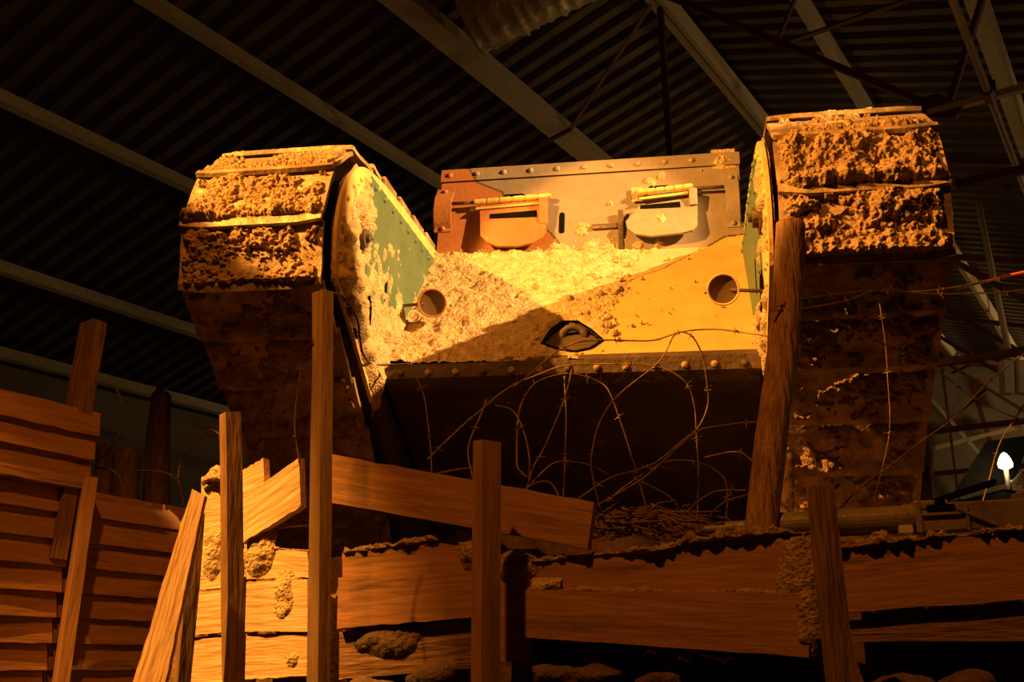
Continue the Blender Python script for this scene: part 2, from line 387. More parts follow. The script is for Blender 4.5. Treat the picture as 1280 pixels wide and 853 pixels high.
for k in range(1, 5):
    s = S1 + (GABLE - S1) * k / 4.2
    t2 = empty('roof_truss', RIDGE + RD * s)
    tag(t2, 'distant dark steel roof truss seen past the right track horn', 'roof truss', 'far roof trusses')
    ls = [0, 2.5, 5, 7.5, 10, 12.5, 14.8]
    bt = [V((0, 0, -2.6)) + RP * l for l in ls]
    c0 = RIDGE + RD * s
    strut(t2, c0 + top_pt(-4.5), c0 + top_pt(0), .05); strut(t2, c0 + top_pt(0), c0 + top_pt(14.8), .05)
    strut(t2, c0 + V((0, 0, -2.6)) + RP * -4.5, c0 + bt[-1], .05)
    for i in range(len(ls) - 1):
        strut(t2, c0 + top_pt(ls[i]), c0 + bt[i + 1] if i < 3 else c0 + top_pt(ls[i + 1]) - V((0, 0, .9)), .04)
        if i < 3: strut(t2, c0 + bt[i + 1], c0 + top_pt(ls[i + 1]), .04)
        strut(t2, c0 + bt[i], c0 + top_pt(ls[i]), .03)
# wind braces on the gable end
for a, b in (((1165, 500), (1262, 610)), ((1300, 430), (1170, 540)), ((1190, 405), (1240, 560)), ((1170, 560), (1290, 530)), ((1180, 470), (1290, 425)), ((1205, 330), (1300, 520))):
    p0 = RIDGE + RD * (GABLE - .35)
    qa, qb = UP(*a, p0, RD), UP(*b, p0, RD)
    def clip(q1, q2):
        for k in range(40):
            if q1.z < ZR - abs(lat(q1)) * math.tan(PH) - .6: break
            q1 = q1.lerp(q2, .06)
        return q1
    qa, qb = clip(qa, qb), clip(qb, qa)
    e = empty('gable_brace', qa); tag(e, 'thin steel brace crossing the pale gable wall', 'brace', 'gable wall braces')
    strut(e, qa, qb, .05, 'pipe' if a[0] < 1168 or a[1] == 560 else 'truss', 'bar')
# conduit pipe with clamp
pa = UP(1236, 118, RIDGE + RD * (S1 - .25), RD)
cp = empty('conduit_pipe', pa); tag(cp, 'thin pale conduit pipe clamped under the roof', 'pipe')
tube('pipe', [RD * -4.2, RD * 9], .021, 'pipe', cp, 10)
bm = bmesh.new(); bmtube(bm, [RD * -.06, RD * .06], .035, 10); bmbox(bm, (0, 0, .04), (.07, .07, .08), .01); link('clamp', bmesh_mesh(bm), 'truss', cp)
# foil duct
da = LR(586, 27, .29); db = LR(760, -60, .29)
du = empty('foil_duct', da); tag(du, 'crinkled silver foil ventilation duct under the roof', 'duct')
bm = bmesh.new(); ax = (db - da); n = 40
pts = [ax * (i / n) for i in range(n + 1)]
bmtube(bm, pts, [.25 + .012 * noise.noise(V((i * .9, 0, 0))) + (.012 if i % 4 == 0 else 0) for i in range(n + 1)], 20)
link('duct_tube', bmesh_mesh(bm), 'foil', du, smooth=True)
bm = bmesh.new(); bmtube(bm, [ax * .32, ax * .335], .275, 20); link('strap', bmesh_mesh(bm), 'purlin', du)

# ================================================================== TRENCH GROUND
WBD = V((.94, -.34, 0)).normalized(); WB0 = V((-.08, 2.45, 0)); WBN = V((WBD.y, -WBD.x, 0))     # revetment under the tank; normal to viewer
if WBN.y > 0: WBN = -WBN
WL0 = V((-1.5, 3.0, 0)); WLD = RD; WLN = V((RD.y, -RD.x, 0))                                     # left trench wall, normal towards the right
def WB(px, py, off=0): return UP(px, py, WB0 + WBN * off, WBN)
def WL(px, py, off=0): return UP(px, py, WL0 + WLN * off, WLN)
CORNER_T = -.98                                                                                    # left end of the front revetment along WBD
def ground_z(x, y):
    p = V((x, y, 0)); back = -(p - WB0).dot(WBN) - .075; along = (p - WB0).dot(WBD); left = -(p - WL0).dot(WLN) - .07
    zb = 1.855 + .05 * fbm((x * 1.4, y * 1.4, 0), 4) + .03 * fbm((x * 6, y * 6, 4), 3)
    if -.2 < along < .25 and back < .8: zb += .05 * (1 - abs(along - .02) / .3)
    zb = zb + .03 * min(1, max(0, back / .5))
    zl = 2.06 + .06 * fbm((x * 1.5, y * 1.5, 7), 4) + .02 * fbm((x * 8, y * 8, 3), 3)
    def stp(t): t = max(0, min(1, t / .07 + .5)); return t * t * (3 - 2 * t)
    k1 = stp(back) * stp(along - CORNER_T); k2 = stp(left)
    z = .0 + .02 * fbm((x * 3, y * 3, 2), 3)
    z = z + (zb - z) * k1
    if k2 > 0: z = z + (zl - z) * k2 if k1 < .5 else max(z, z + (zl - z) * k2 * .7)
    return z
def axis(segs):
    out = []
    for a, b, st in segs:
        n = max(1, round((b - a) / st)); out += [a + (b - a) * i / n for i in range(n)]
    out.append(segs[-1][1]); return out
# the trench runs on away from us between left wall and corner, so the ground is one heightfield
XS = axis([(-9, -3, .6), (-3, -2, .12), (-2, 2.2, .034), (2.2, 4, .12), (4, 16, .8)])
YS = axis([(-6, .6, .4), (.6, 1.4, .1), (1.4, 3.9, .034), (3.9, 6, .12), (6, 24, .8)])
nx = len(XS)
vs_ = [(x, y, ground_z(x, y)) for y in YS for x in XS]
fs = [(j * nx + i, j * nx + i + 1, (j + 1) * nx + i + 1, (j + 1) * nx + i) for j in range(len(YS) - 1) for i in range(nx - 1)]
fl = struct(link('floor', mesh(vs_, fs), 'earth', smooth=True)); fl['label'] = 'muddy trench floor and churned ground above it'

# ================================================================== THE TANK
TY, TR_ = .169, .016
cy_, sy_ = math.cos(TY), math.sin(TY); c_, s_ = math.cos(TR_), math.sin(TR_)
TM = Matrix(((cy_, sy_, 0), (-sy_, cy_, 0), (0, 0, 1))) @ Matrix(((c_, 0, s_), (0, 1, 0), (-s_, 0, c_)))
tank = empty('tank'); tank.matrix_basis = Matrix.Translation((.091, 2.802, 2.67)) @ TM.to_4x4()
TMI = tank.matrix_basis.inverted()
tag(tank, 'muddy camouflaged battle tank looming over the trench', 'tank')
def TU(px, py, p0, n):                               # pixel -> tank-local point on a tank-local plane
    o = TMI @ CAM; dd = TMI.to_3x3() @ ray(px, py); return o + dd * ((V(p0) - o).dot(V(n)) / dd.dot(V(n)))
G, W = .666, .455
prof = [(3.2, .74), (3.0, .73), (2.8, .725), (2.6, .715), (2.4, .71), (2.2, .70), (2.0, .69), (1.8, .68), (1.6, .668), (1.4, .655), (1.2, .642), (1.0, .63),
        (.8, .618), (.6, .605), (.4, .585), (.175, .54), (.016, .39), (-.042, .189), (0, 0), (.165, -.098), (.335, -.212), (.505, -.33), (.655, -.465), (.80, -.605), (.94, -.75), (1.08, -.9), (1.22, -1.05)]
def pnorm(a, b): dy, dz = b[0] - a[0], b[1] - a[1]; l = math.hypot(dy, dz); return (dz / l, -dy / l) if False else (dz / l * 1.0, -dy / l)
for side in (-1, 1):
    x0 = G if side > 0 else -G - W
    for i in range(len(prof) - 1):
        a, b = prof[i], prof[i + 1]; t = V((0, b[0] - a[0], b[1] - a[1])); Lg = t.length; t.normalize()
        nrm = V((0, t.z, -t.y))
        if i < 15 and nrm.z < 0: nrm = -nrm
        if nrm.dot(V((0, .9, .1)) - V((0, a[0], a[1]))) > 0: nrm = -nrm
        # cross-section of a pressed plate: dips at its leading end, lip turned out over the next plate
        sec = [(-.004, -.008), (.25 * Lg, .001), (.62 * Lg, .005), (.80 * Lg, .010), (.94 * Lg, .017), (1.05 * Lg, .015)]
        bm = bmesh.new(); th = .014; nxx = 6
        rows = []
        for (u, h) in sec + [(u, h - th) for u, h in reversed(sec)]:
            row = []
            for k in range(nxx + 1):
                xx = k / nxx; cut = 0
                if k in (0, nxx) and u > .9 * Lg: cut = -.012
                row.append(bm.verts.new(V((x0 + xx * W, a[0], a[1])) + t * (u + cut) + nrm * h))
            rows.append(row)
        nr = len(rows)
        for r_ in range(nr):
            A, B = rows[r_], rows[(r_ + 1) % nr]
            for k in range(nxx): bm.faces.new((A[k], A[k + 1], B[k + 1], B[k]))
        bm.faces.new([r_[0] for r_ in rows]); bm.faces.new([r_[-1] for r_ in rows][::-1])
        pl = link('track_plate', bmesh_mesh(bm), 'track', tank)
        if i == 14 or i == 15:
            for q in range(3):
                for e in (.2, .34): rivet(pl, V((x0 + W * (.22 + .28 * q), a[0], a[1])) + t * (Lg * (e + .18)) + nrm * .003, nrm, 'track', .013, .009)
        # caked mud, standing proud in patches
        if i >= 13 and i < 25:
            heavy = {13: -.1, 14: -.12, 15: -.10, 16: .14, 17: .14, 18: -.05, 19: -.06}.get(i, -.06)
            if side > 0: heavy = {13: -.3, 14: -.3, 15: -.16, 16: .42, 17: .36, 18: -.1, 19: .06}.get(i, -.06)
            amp = (.046 if i > 15 else .018) if side > 0 else (.034 if i > 15 else .018)
            nu, nv = (170, 74) if 15 <= i <= 17 else (80, 34)
            sd = i * 5.1 + side * 40
            def mudp(u, v):
                q = V((x0 + u * W, a[0], a[1])) + t * (v * Lg * .97)
                s = q * 7 + V((sd, 0, 0))
                h = .6 * fbm(s, 3) + .42 * fbm(q * 24 + V((0, sd, 0)), 4) + .22 * noise.noise(q * 75) + .14 * noise.noise(q * 150)
                h += heavy + .30 * max(0, 1 - abs(v - .86) / .25) * (1 if i < 18 else .4) - .35 * max(0, 1 - v / .14) - .9 * max(0, (v - .91) / .09)
                if side < 0 and i == 17: h -= .25 * max(0, 1 - abs(u - .62) / .14)
                if side > 0: h += .35 * min(u, .45) - .2
                ed = min(u, 1 - u) * W
                h -= .8 * max(0, 1 - ed / (.03 if side > 0 else .02))
                base = .002 + .015 * max(0, (v - .6) / .4)
                hh = max(-.3, h) * amp + (.006 if h > 0 else -.004)
                hh += .006 * noise.noise(q * 110) if h > 0 else 0
                return q + nrm * (base + hh)
            stuff(link('mud', grid_mesh(nu, nv, mudp), 'mud', pl, smooth=True))
# ---- horn side plates
def offset_profile(ins):
    pts = [V((y, z)) for y, z in prof]; out = []
    for i, p in enumerate(pts):
        tt = (pts[min(i + 1, len(pts) - 1)] - pts[max(i - 1, 0)]).normalized(); n = V((tt.y, -tt.x))
        if n.dot(V((.9, .1)) - p) < 0: n = -n
        out.append(p + n * ins)
    return out
def smooth_poly(pts, it=2):
    for _ in range(it):
        q = []
        for a, b in zip(pts, pts[1:]): q += [a.lerp(b, .25), a.lerp(b, .75)]
        pts = [pts[0]] + q + [pts[-1]]
    return pts
inner = smooth_poly(offset_profile(.045), 2)
for side in (-1, 1):
    xi = side * (G - .028)                            # visible inner face
    full = [(p.x, p.y) for p in inner]
    # panel polygon in (y, z), closed along the bottom
    def side_panel(name, polyyz, xa, xb, m):
        bm = bmesh.new(); n = len(polyyz)
        A = [bm.verts.new((xa, y, z)) for y, z in polyyz]; B = [bm.verts.new((xb, y, z)) for y, z in polyyz]
        bm.faces.new(A); bm.faces.new(B[::-1])
        for i in range(n): bm.faces.new((A[i], B[i], B[(i + 1) % n], A[(i + 1) % n]))
        bmesh.ops.triangulate(bm, faces=[f for f in bm.faces if len(f.verts) > 4])
        return link(name, bmesh_mesh(bm), m, tank)
    low = [p for p in full if p[1] > -.255] + [(.56, -.15), (.66, -.10), (.9, .0), (3.1, .0)]
    fr = side_panel('frame_plate', low, xi, xi + side * .012, 'ochre')
    fr['label'] = 'ochre painted inner plate of the track horn'
    side_panel('frame_plate', low, side * (G + W - .03), side * (G + W - .018), 'hull')
    # solid core so that no light leaks through the horn
    core = [(p.x, p.y) for p in offset_profile(.10)]
    side_panel('track_frame', core, xi + side * .02, side * (G + W - .04), 'hull')
    # edge strip of the plate (raised flange that carries the rivets)
    arc = [p for p in inner if p.x < 1.25 and p.y > -.02]
    for p in arc[::2]:
        pass
    # green rear panel on top of the frame plate
    gp = [(.30, .50), (1.22, .545), (1.22, .10), (.80, .12), (.42, .02), (.30, .10)]
    gpn = side_panel('green_panel', gp, xi - side * .006, xi, 'green'); gpn['label'] = 'green painted side panel of the horn'
    for k in range(9): rivet(gpn, (xi - side * .006, .34 + k * .105, .475 + k * .005), (-side, 0, 0), 'green', .012, .009)
    for k in range(4): rivet(gpn, (xi - side * .006, .335, .38 - k * .09), (-side, 0, 0), 'green', .011, .008)
    # rivets round the nose
    acc = 0; last = None
    off = smooth_poly(offset_profile(.085), 2)
    for p in off:
        if p.y < -.06 and p.x > .1 or p.x > 1.2: continue
        if p.y < .5 and p.x > .6: continue
        if last is None or (p - last).length > .062:
            rivet(fr, (xi, p.x, p.y), (-side, 0, 0), 'ochre', .0115, .009); last = p
    # strap line, idler boss
    for k in range(3):
        pass
    bm = bmesh.new(); cpos = V((xi, .21, .235))
    for rr, hh in ((.052, .012), (.032, .03), (.014, .042)):
        bmtube(bm, [cpos, cpos - V((side * hh, 0, 0))], rr, 14)
    bo = link('idler_boss', bmesh_mesh(bm), 'hull', tank)
    # dark slot and hole
    box('slot', (xi - side * .005, .52, .16), (.006, .022, .12), 'black', tank, .002)
    bm = bmesh.new()
    cc = V((xi - side * .002, .33, .02))
    ring = [bm.verts.new(cc + V((0, .045 * math.cos(k * math.pi / 8), .075 * math.sin(k * math.pi / 8)))) for k in range(16)]
    ring2 = [bm.verts.new(v.co - V((side * .006, 0, 0))) for v in ring]
    bm.faces.new(ring); bm.faces.new(ring2[::-1])
    for k in range(16): bm.faces.new((ring[k], ring2[k], ring2[(k + 1) % 16], ring[(k + 1) % 16]))
    link('inspection_hole', bmesh_mesh(bm), 'black', tank)
    # mud thrown over the inside face
    lowpoly = [(p.x, p.y) for p in offset_profile(.05) if p.y > -.3] + [(.50, -.16), (.62, -.08), (.9, .06), (1.25, .3)]
    def mudi(u, v):
        y = -.02 + u * 1.24; z = -.30 + v * .86
        s = V((xi * 3, y, z))
        h = .6 * fbm(s * 6 + V((0, side * 9, 3)), 3) + .5 * fbm(s * 22, 3)
        h += .34 * max(0, 1 - abs(y - .18) / .35) * (1 if z < .42 else .3) - .8 * max(0, min(.6, (y - .28) / .4)) * max(0, min(1, (z - .04) / .2)) - .3 * max(0, (z - .38) / .1)
        h += .5 * max(0, min(1, (.10 + (y - .4) * .25 - z) / .15))
        lip = .35 if side < 0 else -.08
        h += lip - .3
        if math.hypot((y - .33) / .6, z - .02) < .085: h = -.5
        ed = edge_dist(lowpoly, y, z) if inside(lowpoly, y, z) else 0
        h -= .9 * max(0, 1 - ed / .03) + (.45 * max(0, 1 - ed / .085) if z > .0 else 0)
        hh = max(-.35, h) * .035 + (.003 if h > 0 else -.006)
        return V((xi - side * hh, y, z))
    stuff(link('mud', grid_mesh(150, 100, mudi, keep=lambda c: inside(lowpoly, c.y, c.z)), 'mud_pale', fr, smooth=True))
# serrated inner edge of the upper run of the left track: upstanding lugs
for side in (-1, 1):
    for i in range(7, 14):
        a = prof[i]
        bm = bmesh.new(); bmbox(bm, (side * (G - .008), a[0] - .02, a[1] - .03), (.016, .15, .055), .004); link('link_plate', bmesh_mesh(bm), 'track', tank)
# ---- cab
CH = .642
cab_b = V((0, 1.239, .568)); cab_t = V((0, 1.302, 1.009)); cu = (cab_t - cab_b).normalized(); cn = V((0, -cu.z, cu.y))   # outward
def CB(px, py, off=0): return TU(px, py, cab_b + cn * off, cn)
def cs(p): return (p.x, (p - cab_b).dot(cu))
def c3(x, s, off=0): return V((x, 0, 0)) + cab_b + cu * s + cn * off
brown = [cs(CB(*p)) for p in ((530, 200), (588, 212), (597, 228), (628, 240), (640, 262), (688, 290), (715, 325), (700, 350), (520, 360))]
ochre_c = [cs(CB(*p)) for p in ((820, 345), (860, 322), (890, 305), (905, 296), (960, 290), (960, 380), (800, 380))]
BR, GR, OC, LN_ = (.36, .15, .055), (.25, .215, .18), (.62, .43, .14), (.05, .035, .025)
def cabcol(v):
    x, s = cs(v)
    jx, js = x + .006 * noise.noise(V((x * 14, s * 14, 0))), s + .006 * noise.noise(V((x * 14, s * 14, 5)))
    for poly_, c in ((ochre_c, OC), (brown, BR)):
        e = edge_dist(poly_, jx, js)
        if inside(poly_, jx, js): return LN_ if e < .0045 else c
        if e < .003: return LN_
    return GR
Hc = (cab_t - cab_b).length
bm_front = grid_mesh(300, 130, lambda u, v: c3(-CH + 2 * CH * u, -.12 + (Hc + .12) * v))
paint(bm_front, cabcol)
cf = link('cab_front', bm_front, 'paint', tank)
bm = bmesh.new(); pts8 = []
for off, yb in ((-.004, 0),):
    A = [c3(-CH, -.12, off), c3(CH, -.12, off), c3(CH, Hc, off), c3(-CH, Hc, off)]
    B = [V((-CH, 2.7, .45)), V((CH, 2.7, .45)), V((CH, 2.7, 1.03)), V((-CH, 2.7, 1.03))]
    a = [bm.verts.new(p) for p in A]; b = [bm.verts.new(p) for p in B]
    bm.faces.new(a); bm.faces.new(b[::-1])
    for i in range(4): bm.faces.new((a[i], b[i], b[(i + 1) % 4], a[(i + 1) % 4]))
cbx = link('cab_shell', bmesh_mesh(bm), 'grey', tank)
# top strip with rivets (own paint)
sm = grid_mesh(200, 10, lambda u, v: c3(-CH - .004 + 2 * (CH + .004) * u, Hc - .058 + .062 * v, .008)); paint(sm, cabcol)
st = link('top_strip', sm, 'paint', tank)
box_e = prism('strip_edge', [(-CH - .004, Hc - .058), (CH + .004, Hc - .058), (CH + .004, Hc + .004), (-CH - .004, Hc + .004)], -.0075, .003, 'hull', tank,
              mtx=Matrix(((1, 0, 0, 0), (0, -cn.y, cu.y, cab_b.y), (0, -cn.z, cu.z, cab_b.z), (0, 0, 0, 1))))
for k in range(11):
    x = CB(563 + 33.5 * k, 222 - 2.15 * k).x
    rivet(st, c3(x, Hc - .026, .008), cn, 'brown' if k < 1 else 'grey', .0135, .009)
# corner brackets
for (x0_, x1_, y0, y1, m) in ((547, 564, 238, 290, 'brown'), (905, 926, 219, 284, 'grey')):
    p0 = cs(CB(x0_, y0)); p1 = cs(CB(x1_, y1)); cx = (p0[0] + p1[0]) / 2; w_ = abs(p1[0] - p0[0]); h_ = abs(p0[1] - p1[1]); cz = (p0[1] + p1[1]) / 2
    bm = bmesh.new(); n = 12; rows = []
    for i in range(n + 1):
        t = i / n; off = .004 + .034 * (math.sin(max(0, min(1, (t - .12) / .76)) * math.pi) ** .5)
        rows.append([bm.verts.new(c3(cx + sx * w_ / 2, cz + h_ * (t - .5), off + dz)) for sx, dz in ((-1, 0), (1, 0), (1, -.012), (-1, -.012))])
    for A, B in zip(rows, rows[1:]):
        for k in range(4): bm.faces.new((A[k], A[(k + 1) % 4], B[(k + 1) % 4], B[k]))
    bm.faces.new(rows[0]); bm.faces.new(rows[-1])
    bk = link('bracket', bmesh_mesh(bm), m, tank, smooth=False)
    for t in (.07, .93): rivet(bk, c3(cx, cz + h_ * (t - .5), .006), cn, m, .012, .008)
# vision slits, slots
def slit(x0_, y0, x1_, y1, off=.0015):
    p0 = cs(CB(x0_, y0)); p1 = cs(CB(x1_, y1)); w_ = abs(p1[0] - p0[0]); h_ = abs(p1[1] - p0[1]); r = min(w_, h_) / 2
    cx, cz = (p0[0] + p1[0]) / 2, (p0[1] + p1[1]) / 2; pts = []
    for k in range(16):
        an = k / 16 * 2 * math.pi + .2
        pts.append((cx + math.copysign(w_ / 2 - r, math.cos(an)) + r * math.cos(an), cz + math.copysign(h_ / 2 - r, math.sin(an)) + r * math.sin(an)))
    bm = bmesh.new(); A = [bm.verts.new(c3(x, s, off)) for x, s in pts]; B = [bm.verts.new(c3(x, s, -.004)) for x, s in pts]
    bm.faces.new(A)
    for k in range(16): bm.faces.new((A[k], B[k], B[(k + 1) % 16], A[(k + 1) % 16]))
    return link('vision_slit', bmesh_mesh(bm), 'black', cf)
slit(629, 243.5, 656, 249.5); slit(699, 266, 705.5, 292); slit(810, 233, 838, 238.5); slit(799, 257, 853, 266)
# visor flaps
def visor(pix, m, tilt, hinge, slitpx, rod, ear):
    vz = empty('visor_flap'); vz.parent = tank; vz['label'] = 'hinged visor flap on the cab'
    P = [cs(CB(*p)) for p in pix]; topz = max(p[1] for p in P)
    bm = bmesh.new()
    def q(x, s, o): return c3(x, s, o + (topz - s) * tilt)
    A = [bm.verts.new(q(x, s, .026)) for x, s in P]; B = [bm.verts.new(q(x, s, .012)) for x, s in P]; n = len(P)
    bm.faces.new(A); bm.faces.new(B[::-1])
    for k in range(n): bm.faces.new((A[k], B[k], B[(k + 1) % n], A[(k + 1) % n]))
    pl = link('flap_plate', bmesh_mesh(bm), m, vz)
    # hinge barrel and knuckles
    a = CB(hinge[0], hinge[1]); b = CB(hinge[2], hinge[3]); bm = bmesh.new()
    a3 = c3(a.x, cs(a)[1], .03); b3 = c3(b.x, cs(b)[1], .03)
    bmtube(bm, [a3, b3], .011, 10)
    for k in range(6): bmtube(bm, [a3.lerp(b3, (k + .1) / 6), a3.lerp(b3, (k + .85) / 6)], .0135, 10)
    link('hinge', bmesh_mesh(bm), 'ochre', vz)
    bm = bmesh.new(); s0 = cs(a)[1] - .018; s1 = cs(b)[1] - .018
    vv = [c3(a.x + .01, s0, .022), c3(b.x - .02, s1, .022), c3(b.x - .02, s1 - .022, .038), c3(a.x + .01, s0 - .022, .038)]
    vv2 = [p - cn * .008 for p in vv]; A = [bm.verts.new(p) for p in vv]; B = [bm.verts.new(p) for p in vv2]
    bm.faces.new(A); bm.faces.new(B[::-1])
    for k in range(4): bm.faces.new((A[k], B[k], B[(k + 1) % 4], A[(k + 1) % 4]))
    link('hinge_leaf', bmesh_mesh(bm), 'ochre', vz)
    r0 = CB(rod[0], rod[1]); r1 = CB(rod[2], rod[3]); tube('hinge_rod', [c3(r0.x, cs(r0)[1], .026), c3(r1.x, cs(r1)[1], .026)], .008, 'hull', vz)
    e0 = CB(ear[0], ear[1]); e1 = CB(ear[2], ear[3])
    bm = bmesh.new(); p0, p1 = cs(e0), cs(e1)
    bmbox(bm, c3((p0[0] + p1[0]) / 2, (p0[1] + p1[1]) / 2, .03), (abs(p1[0] - p0[0]), .04, abs(p1[1] - p0[1])), .004); link('side_lug', bmesh_mesh(bm), m, vz)
    # slit in the flap
    S = [cs(CB(*p)) for p in slitpx]; bm = bmesh.new(); A = [bm.verts.new(q(x, s, .0275)) for x, s in S]; B = [bm.verts.new(q(x, s, .02)) for x, s in S]
    bm.faces.new(A); n = len(S)
    for k in range(n): bm.faces.new((A[k], B[k], B[(k + 1) % n], A[(k + 1) % n]))
    link('vision_slit', bmesh_mesh(bm), 'black', vz)
    # dried mud splash
    return vz
visor([(601, 258), (684, 253), (684, 294), (679, 304), (668, 311), (648, 315), (624, 315), (611, 310), (603, 301)], 'brown', .10, (594, 258, 690, 250), [(614, 273), (672, 268), (673, 277), (614, 279)], (565, 259, 598, 257), (676, 255, 685, 285))
visor([(800, 262), (872, 250), (872, 289), (866, 296), (852, 300), (815, 304), (795, 301), (785, 293), (783, 284)], 'grey', .16, (797, 246, 866, 238), [(801, 262), (850, 257), (851, 265), (801, 267)], (868, 240, 905, 238), (861, 243, 872, 262))
# small T fitting between the visors
bm = bmesh.new()
for (x0_, y0, x1_, y1) in ((773, 266, 780, 322), (740, 282, 774, 286)):
    p0 = cs(CB(x0_, y0)); p1 = cs(CB(x1_, y1)); bmbox(bm, c3((p0[0] + p1[0]) / 2, (p0[1] + p1[1]) / 2, .006), (abs(p1[0] - p0[0]), .014, abs(p1[1] - p0[1])), .003)
link('latch_bar', bmesh_mesh(bm), 'hull', tank)
# mud splashes standing proud on the cab
def splash(parent, px, py, r, off=.0, planefn=None, mname='mud_pale', amp=.022):
    c = cs(CB(px, py)); sd = px * .37
    def fn(u, v):
        dx, ds = (u - .5) * 2 * r, (v - .5) * 2 * r; rr = math.hypot(dx, ds) / r
        h = .55 - rr * 1.1 + .55 * fbm((dx * 18 + sd, ds * 18, 0), 3) + .3 * noise.noise(V((dx * 70 + sd, ds * 70, 2)))
        return c3(c[0] + dx, c[1] + ds, off + max(-.3, h) * amp)
    stuff(link('mud', grid_mesh(26, 26, fn), mname, parent, smooth=True))
for px, py, r, off in ((728, 288, .055, 0), (812, 225, .04, 0), (829, 219, .03, 0), (904, 199, .05, .008), (632, 305, .03, .03), (829, 280, .06, .034), (800, 245, .035, .02), (765, 254, .03, 0), (877, 213, .018, 0), (762, 308, .07, 0), (735, 306, .085, 0), (700, 312, .07, 0), (672, 318, .06, 0), (640, 322, .07, 0), (605, 322, .06, 0), (572, 322, .06, 0), (800, 308, .05, 0), (822, 303, .04, 0), (775, 300, .04, 0), (916, 270, .03, .0), (590, 262, .02, 0)):
    splash(cf, px, py, r, off)
# ---- glacis
gl_l = V((0, .576, -.091)); gl_t = V((0, 1.235, .563)); gu = (gl_t - gl_l); GH = gu.length; gu.normalize(); gn = V((0, -gu.z, gu.y))
def GL(px, py, off=0): return TU(px, py, gl_l + gn * off, gn)
def gs(p): return (p.x, (p - gl_l).dot(gu))
def g3(x, s, off=0): return V((x, 0, 0)) + gl_l + gu * s + gn * off
GX = G - .03
ochre_g = [gs(GL(*p)) for p in ((740, 470), (700, 420), (740, 388), (790, 350), (850, 325), (885, 306), (903, 294), (935, 291), (990, 300), (990, 470))]
hole = [gs(GL(*p)) for p in ((679, 430), (690, 414), (703, 404), (722, 404), (738, 414), (752, 426), (737, 436), (718, 440), (700, 437))]
def glcol(v):
    x, s = gs(v)
    jx, js = x + .012 * noise.noise(V((x * 9, s * 9, 0))), s + .012 * noise.noise(V((x * 9, s * 9, 5)))
    if inside(ochre_g, jx, js): return LN_ if edge_dist(ochre_g, jx, js) < .004 and s > .3 else OC
    return (.46, .34, .2)
gm = grid_mesh(300, 180, lambda u, v: g3(-GX + 2 * GX * u, GH * v), keep=lambda c: not inside(hole, *gs(c)))
paint(gm, glcol)
glac = link('glacis_plate', gm, 'paint', tank)
# recess behind the hole with rim and towing eye
bm = bmesh.new(); n = len(hole)
A = [bm.verts.new(g3(x, s, .006)) for x, s in hole]; B = [bm.verts.new(g3(x, s, -.14)) for x, s in hole]
hc = (sum(p[0] for p in hole) / n, sum(p[1] for p in hole) / n)
C = [bm.verts.new(g3(x + (x - hc[0]) * .09, s + (s - hc[1]) * .09, .006)) for x, s in hole]; D = [bm.verts.new(g3(x + (x - hc[0]) * .09, s + (s - hc[1]) * .09, -.004)) for x, s in hole]
bm.faces.new(B)
for k in range(n):
    l = (k + 1) % n; bm.faces.new((A[k], A[l], B[l], B[k])); bm.faces.new((A[k], C[k], C[l], A[l])); bm.faces.new((C[k], D[k], D[l], C[l]))
link('towing_recess', bmesh_mesh(bm), 'black', tank)
bm = bmesh.new(); bmtube(bm, [g3(hc[0], hc[1] + .03, -.02) + V((.045 * math.cos(k * .523), 0, .045 * math.sin(k * .523))) for k in range(8)], .014, 8)
link('towing_eye', bmesh_mesh(bm), 'hull', tank, smooth=True)
# mud sheet on the glacis: thick on the left, thin rubble on the right
hole_big = [(hc[0] + (x - hc[0]) * 1.2, hc[1] + (s - hc[1]) * 1.2) for x, s in hole]
def mudg(u, v):
    x = -GX + 2 * GX * u; s = GH * v
    k = max(-1, min(1, (.18 - x - (0.18 if v < .25 else 0)) / .45)); q = V((x, s, 0))
    cen = max(0, 1 - math.hypot((x + .12) / .5, (v - .42) / .34)); h = .35 * fbm(q * 5, 3) + (.42 - .3 * cen) * fbm(q * 20, 4) + (.2 - .12 * cen) * noise.noise(q * 65) + .32 * k + .12 + .2 * cen
    h += .35 * max(0, 1 - (1 - v) / .22) - .25 * max(0, 1 - v / .12) * (0 if x < -.45 else 1) + .5 * max(0, -x - .48) * 3
    h += -.75 * max(0, min(1, (x - .02) / .35))
    if inside(hole_big, x, s): h = -.6
    hh = max(-.3, h) * .026 + (.003 if h > 0 else -.006)
    clump = max(0, noise.noise(q * 15 + V((3, 8, 1))) - .36) * .02
    if h > .05: hh += clump
    return g3(x, s, hh)
stuff(link('mud', grid_mesh(330, 200, mudg, keep=lambda c: not inside(hole, *gs(c))), 'mud_pale', glac, smooth=True))
bm = bmesh.new()
for k in range(170):
    x = random.gauss(-.08, .3); t_ = random.uniform(.12, .98); r_ = random.choice((.006, .008, .010, .013, .018)) * random.uniform(.7, 1.2)
    if abs(x) > GX - .03 or inside(hole_big, x, GH * t_): continue
    if x > .15: r_ *= .6
    c_k = g3(x, GH * t_, .008); rr_ = bmesh.ops.create_icosphere(bm, subdivisions=2, radius=r_)
    for v_ in rr_['verts']: v_.co = v_.co * (1 + .5 * noise.noise(v_.co * 70 + V((k, 0, 0)))) * 1.0 + c_k
stuff(link('mud_clods', bmesh_mesh(bm), 'mud_pale', glac, smooth=True))
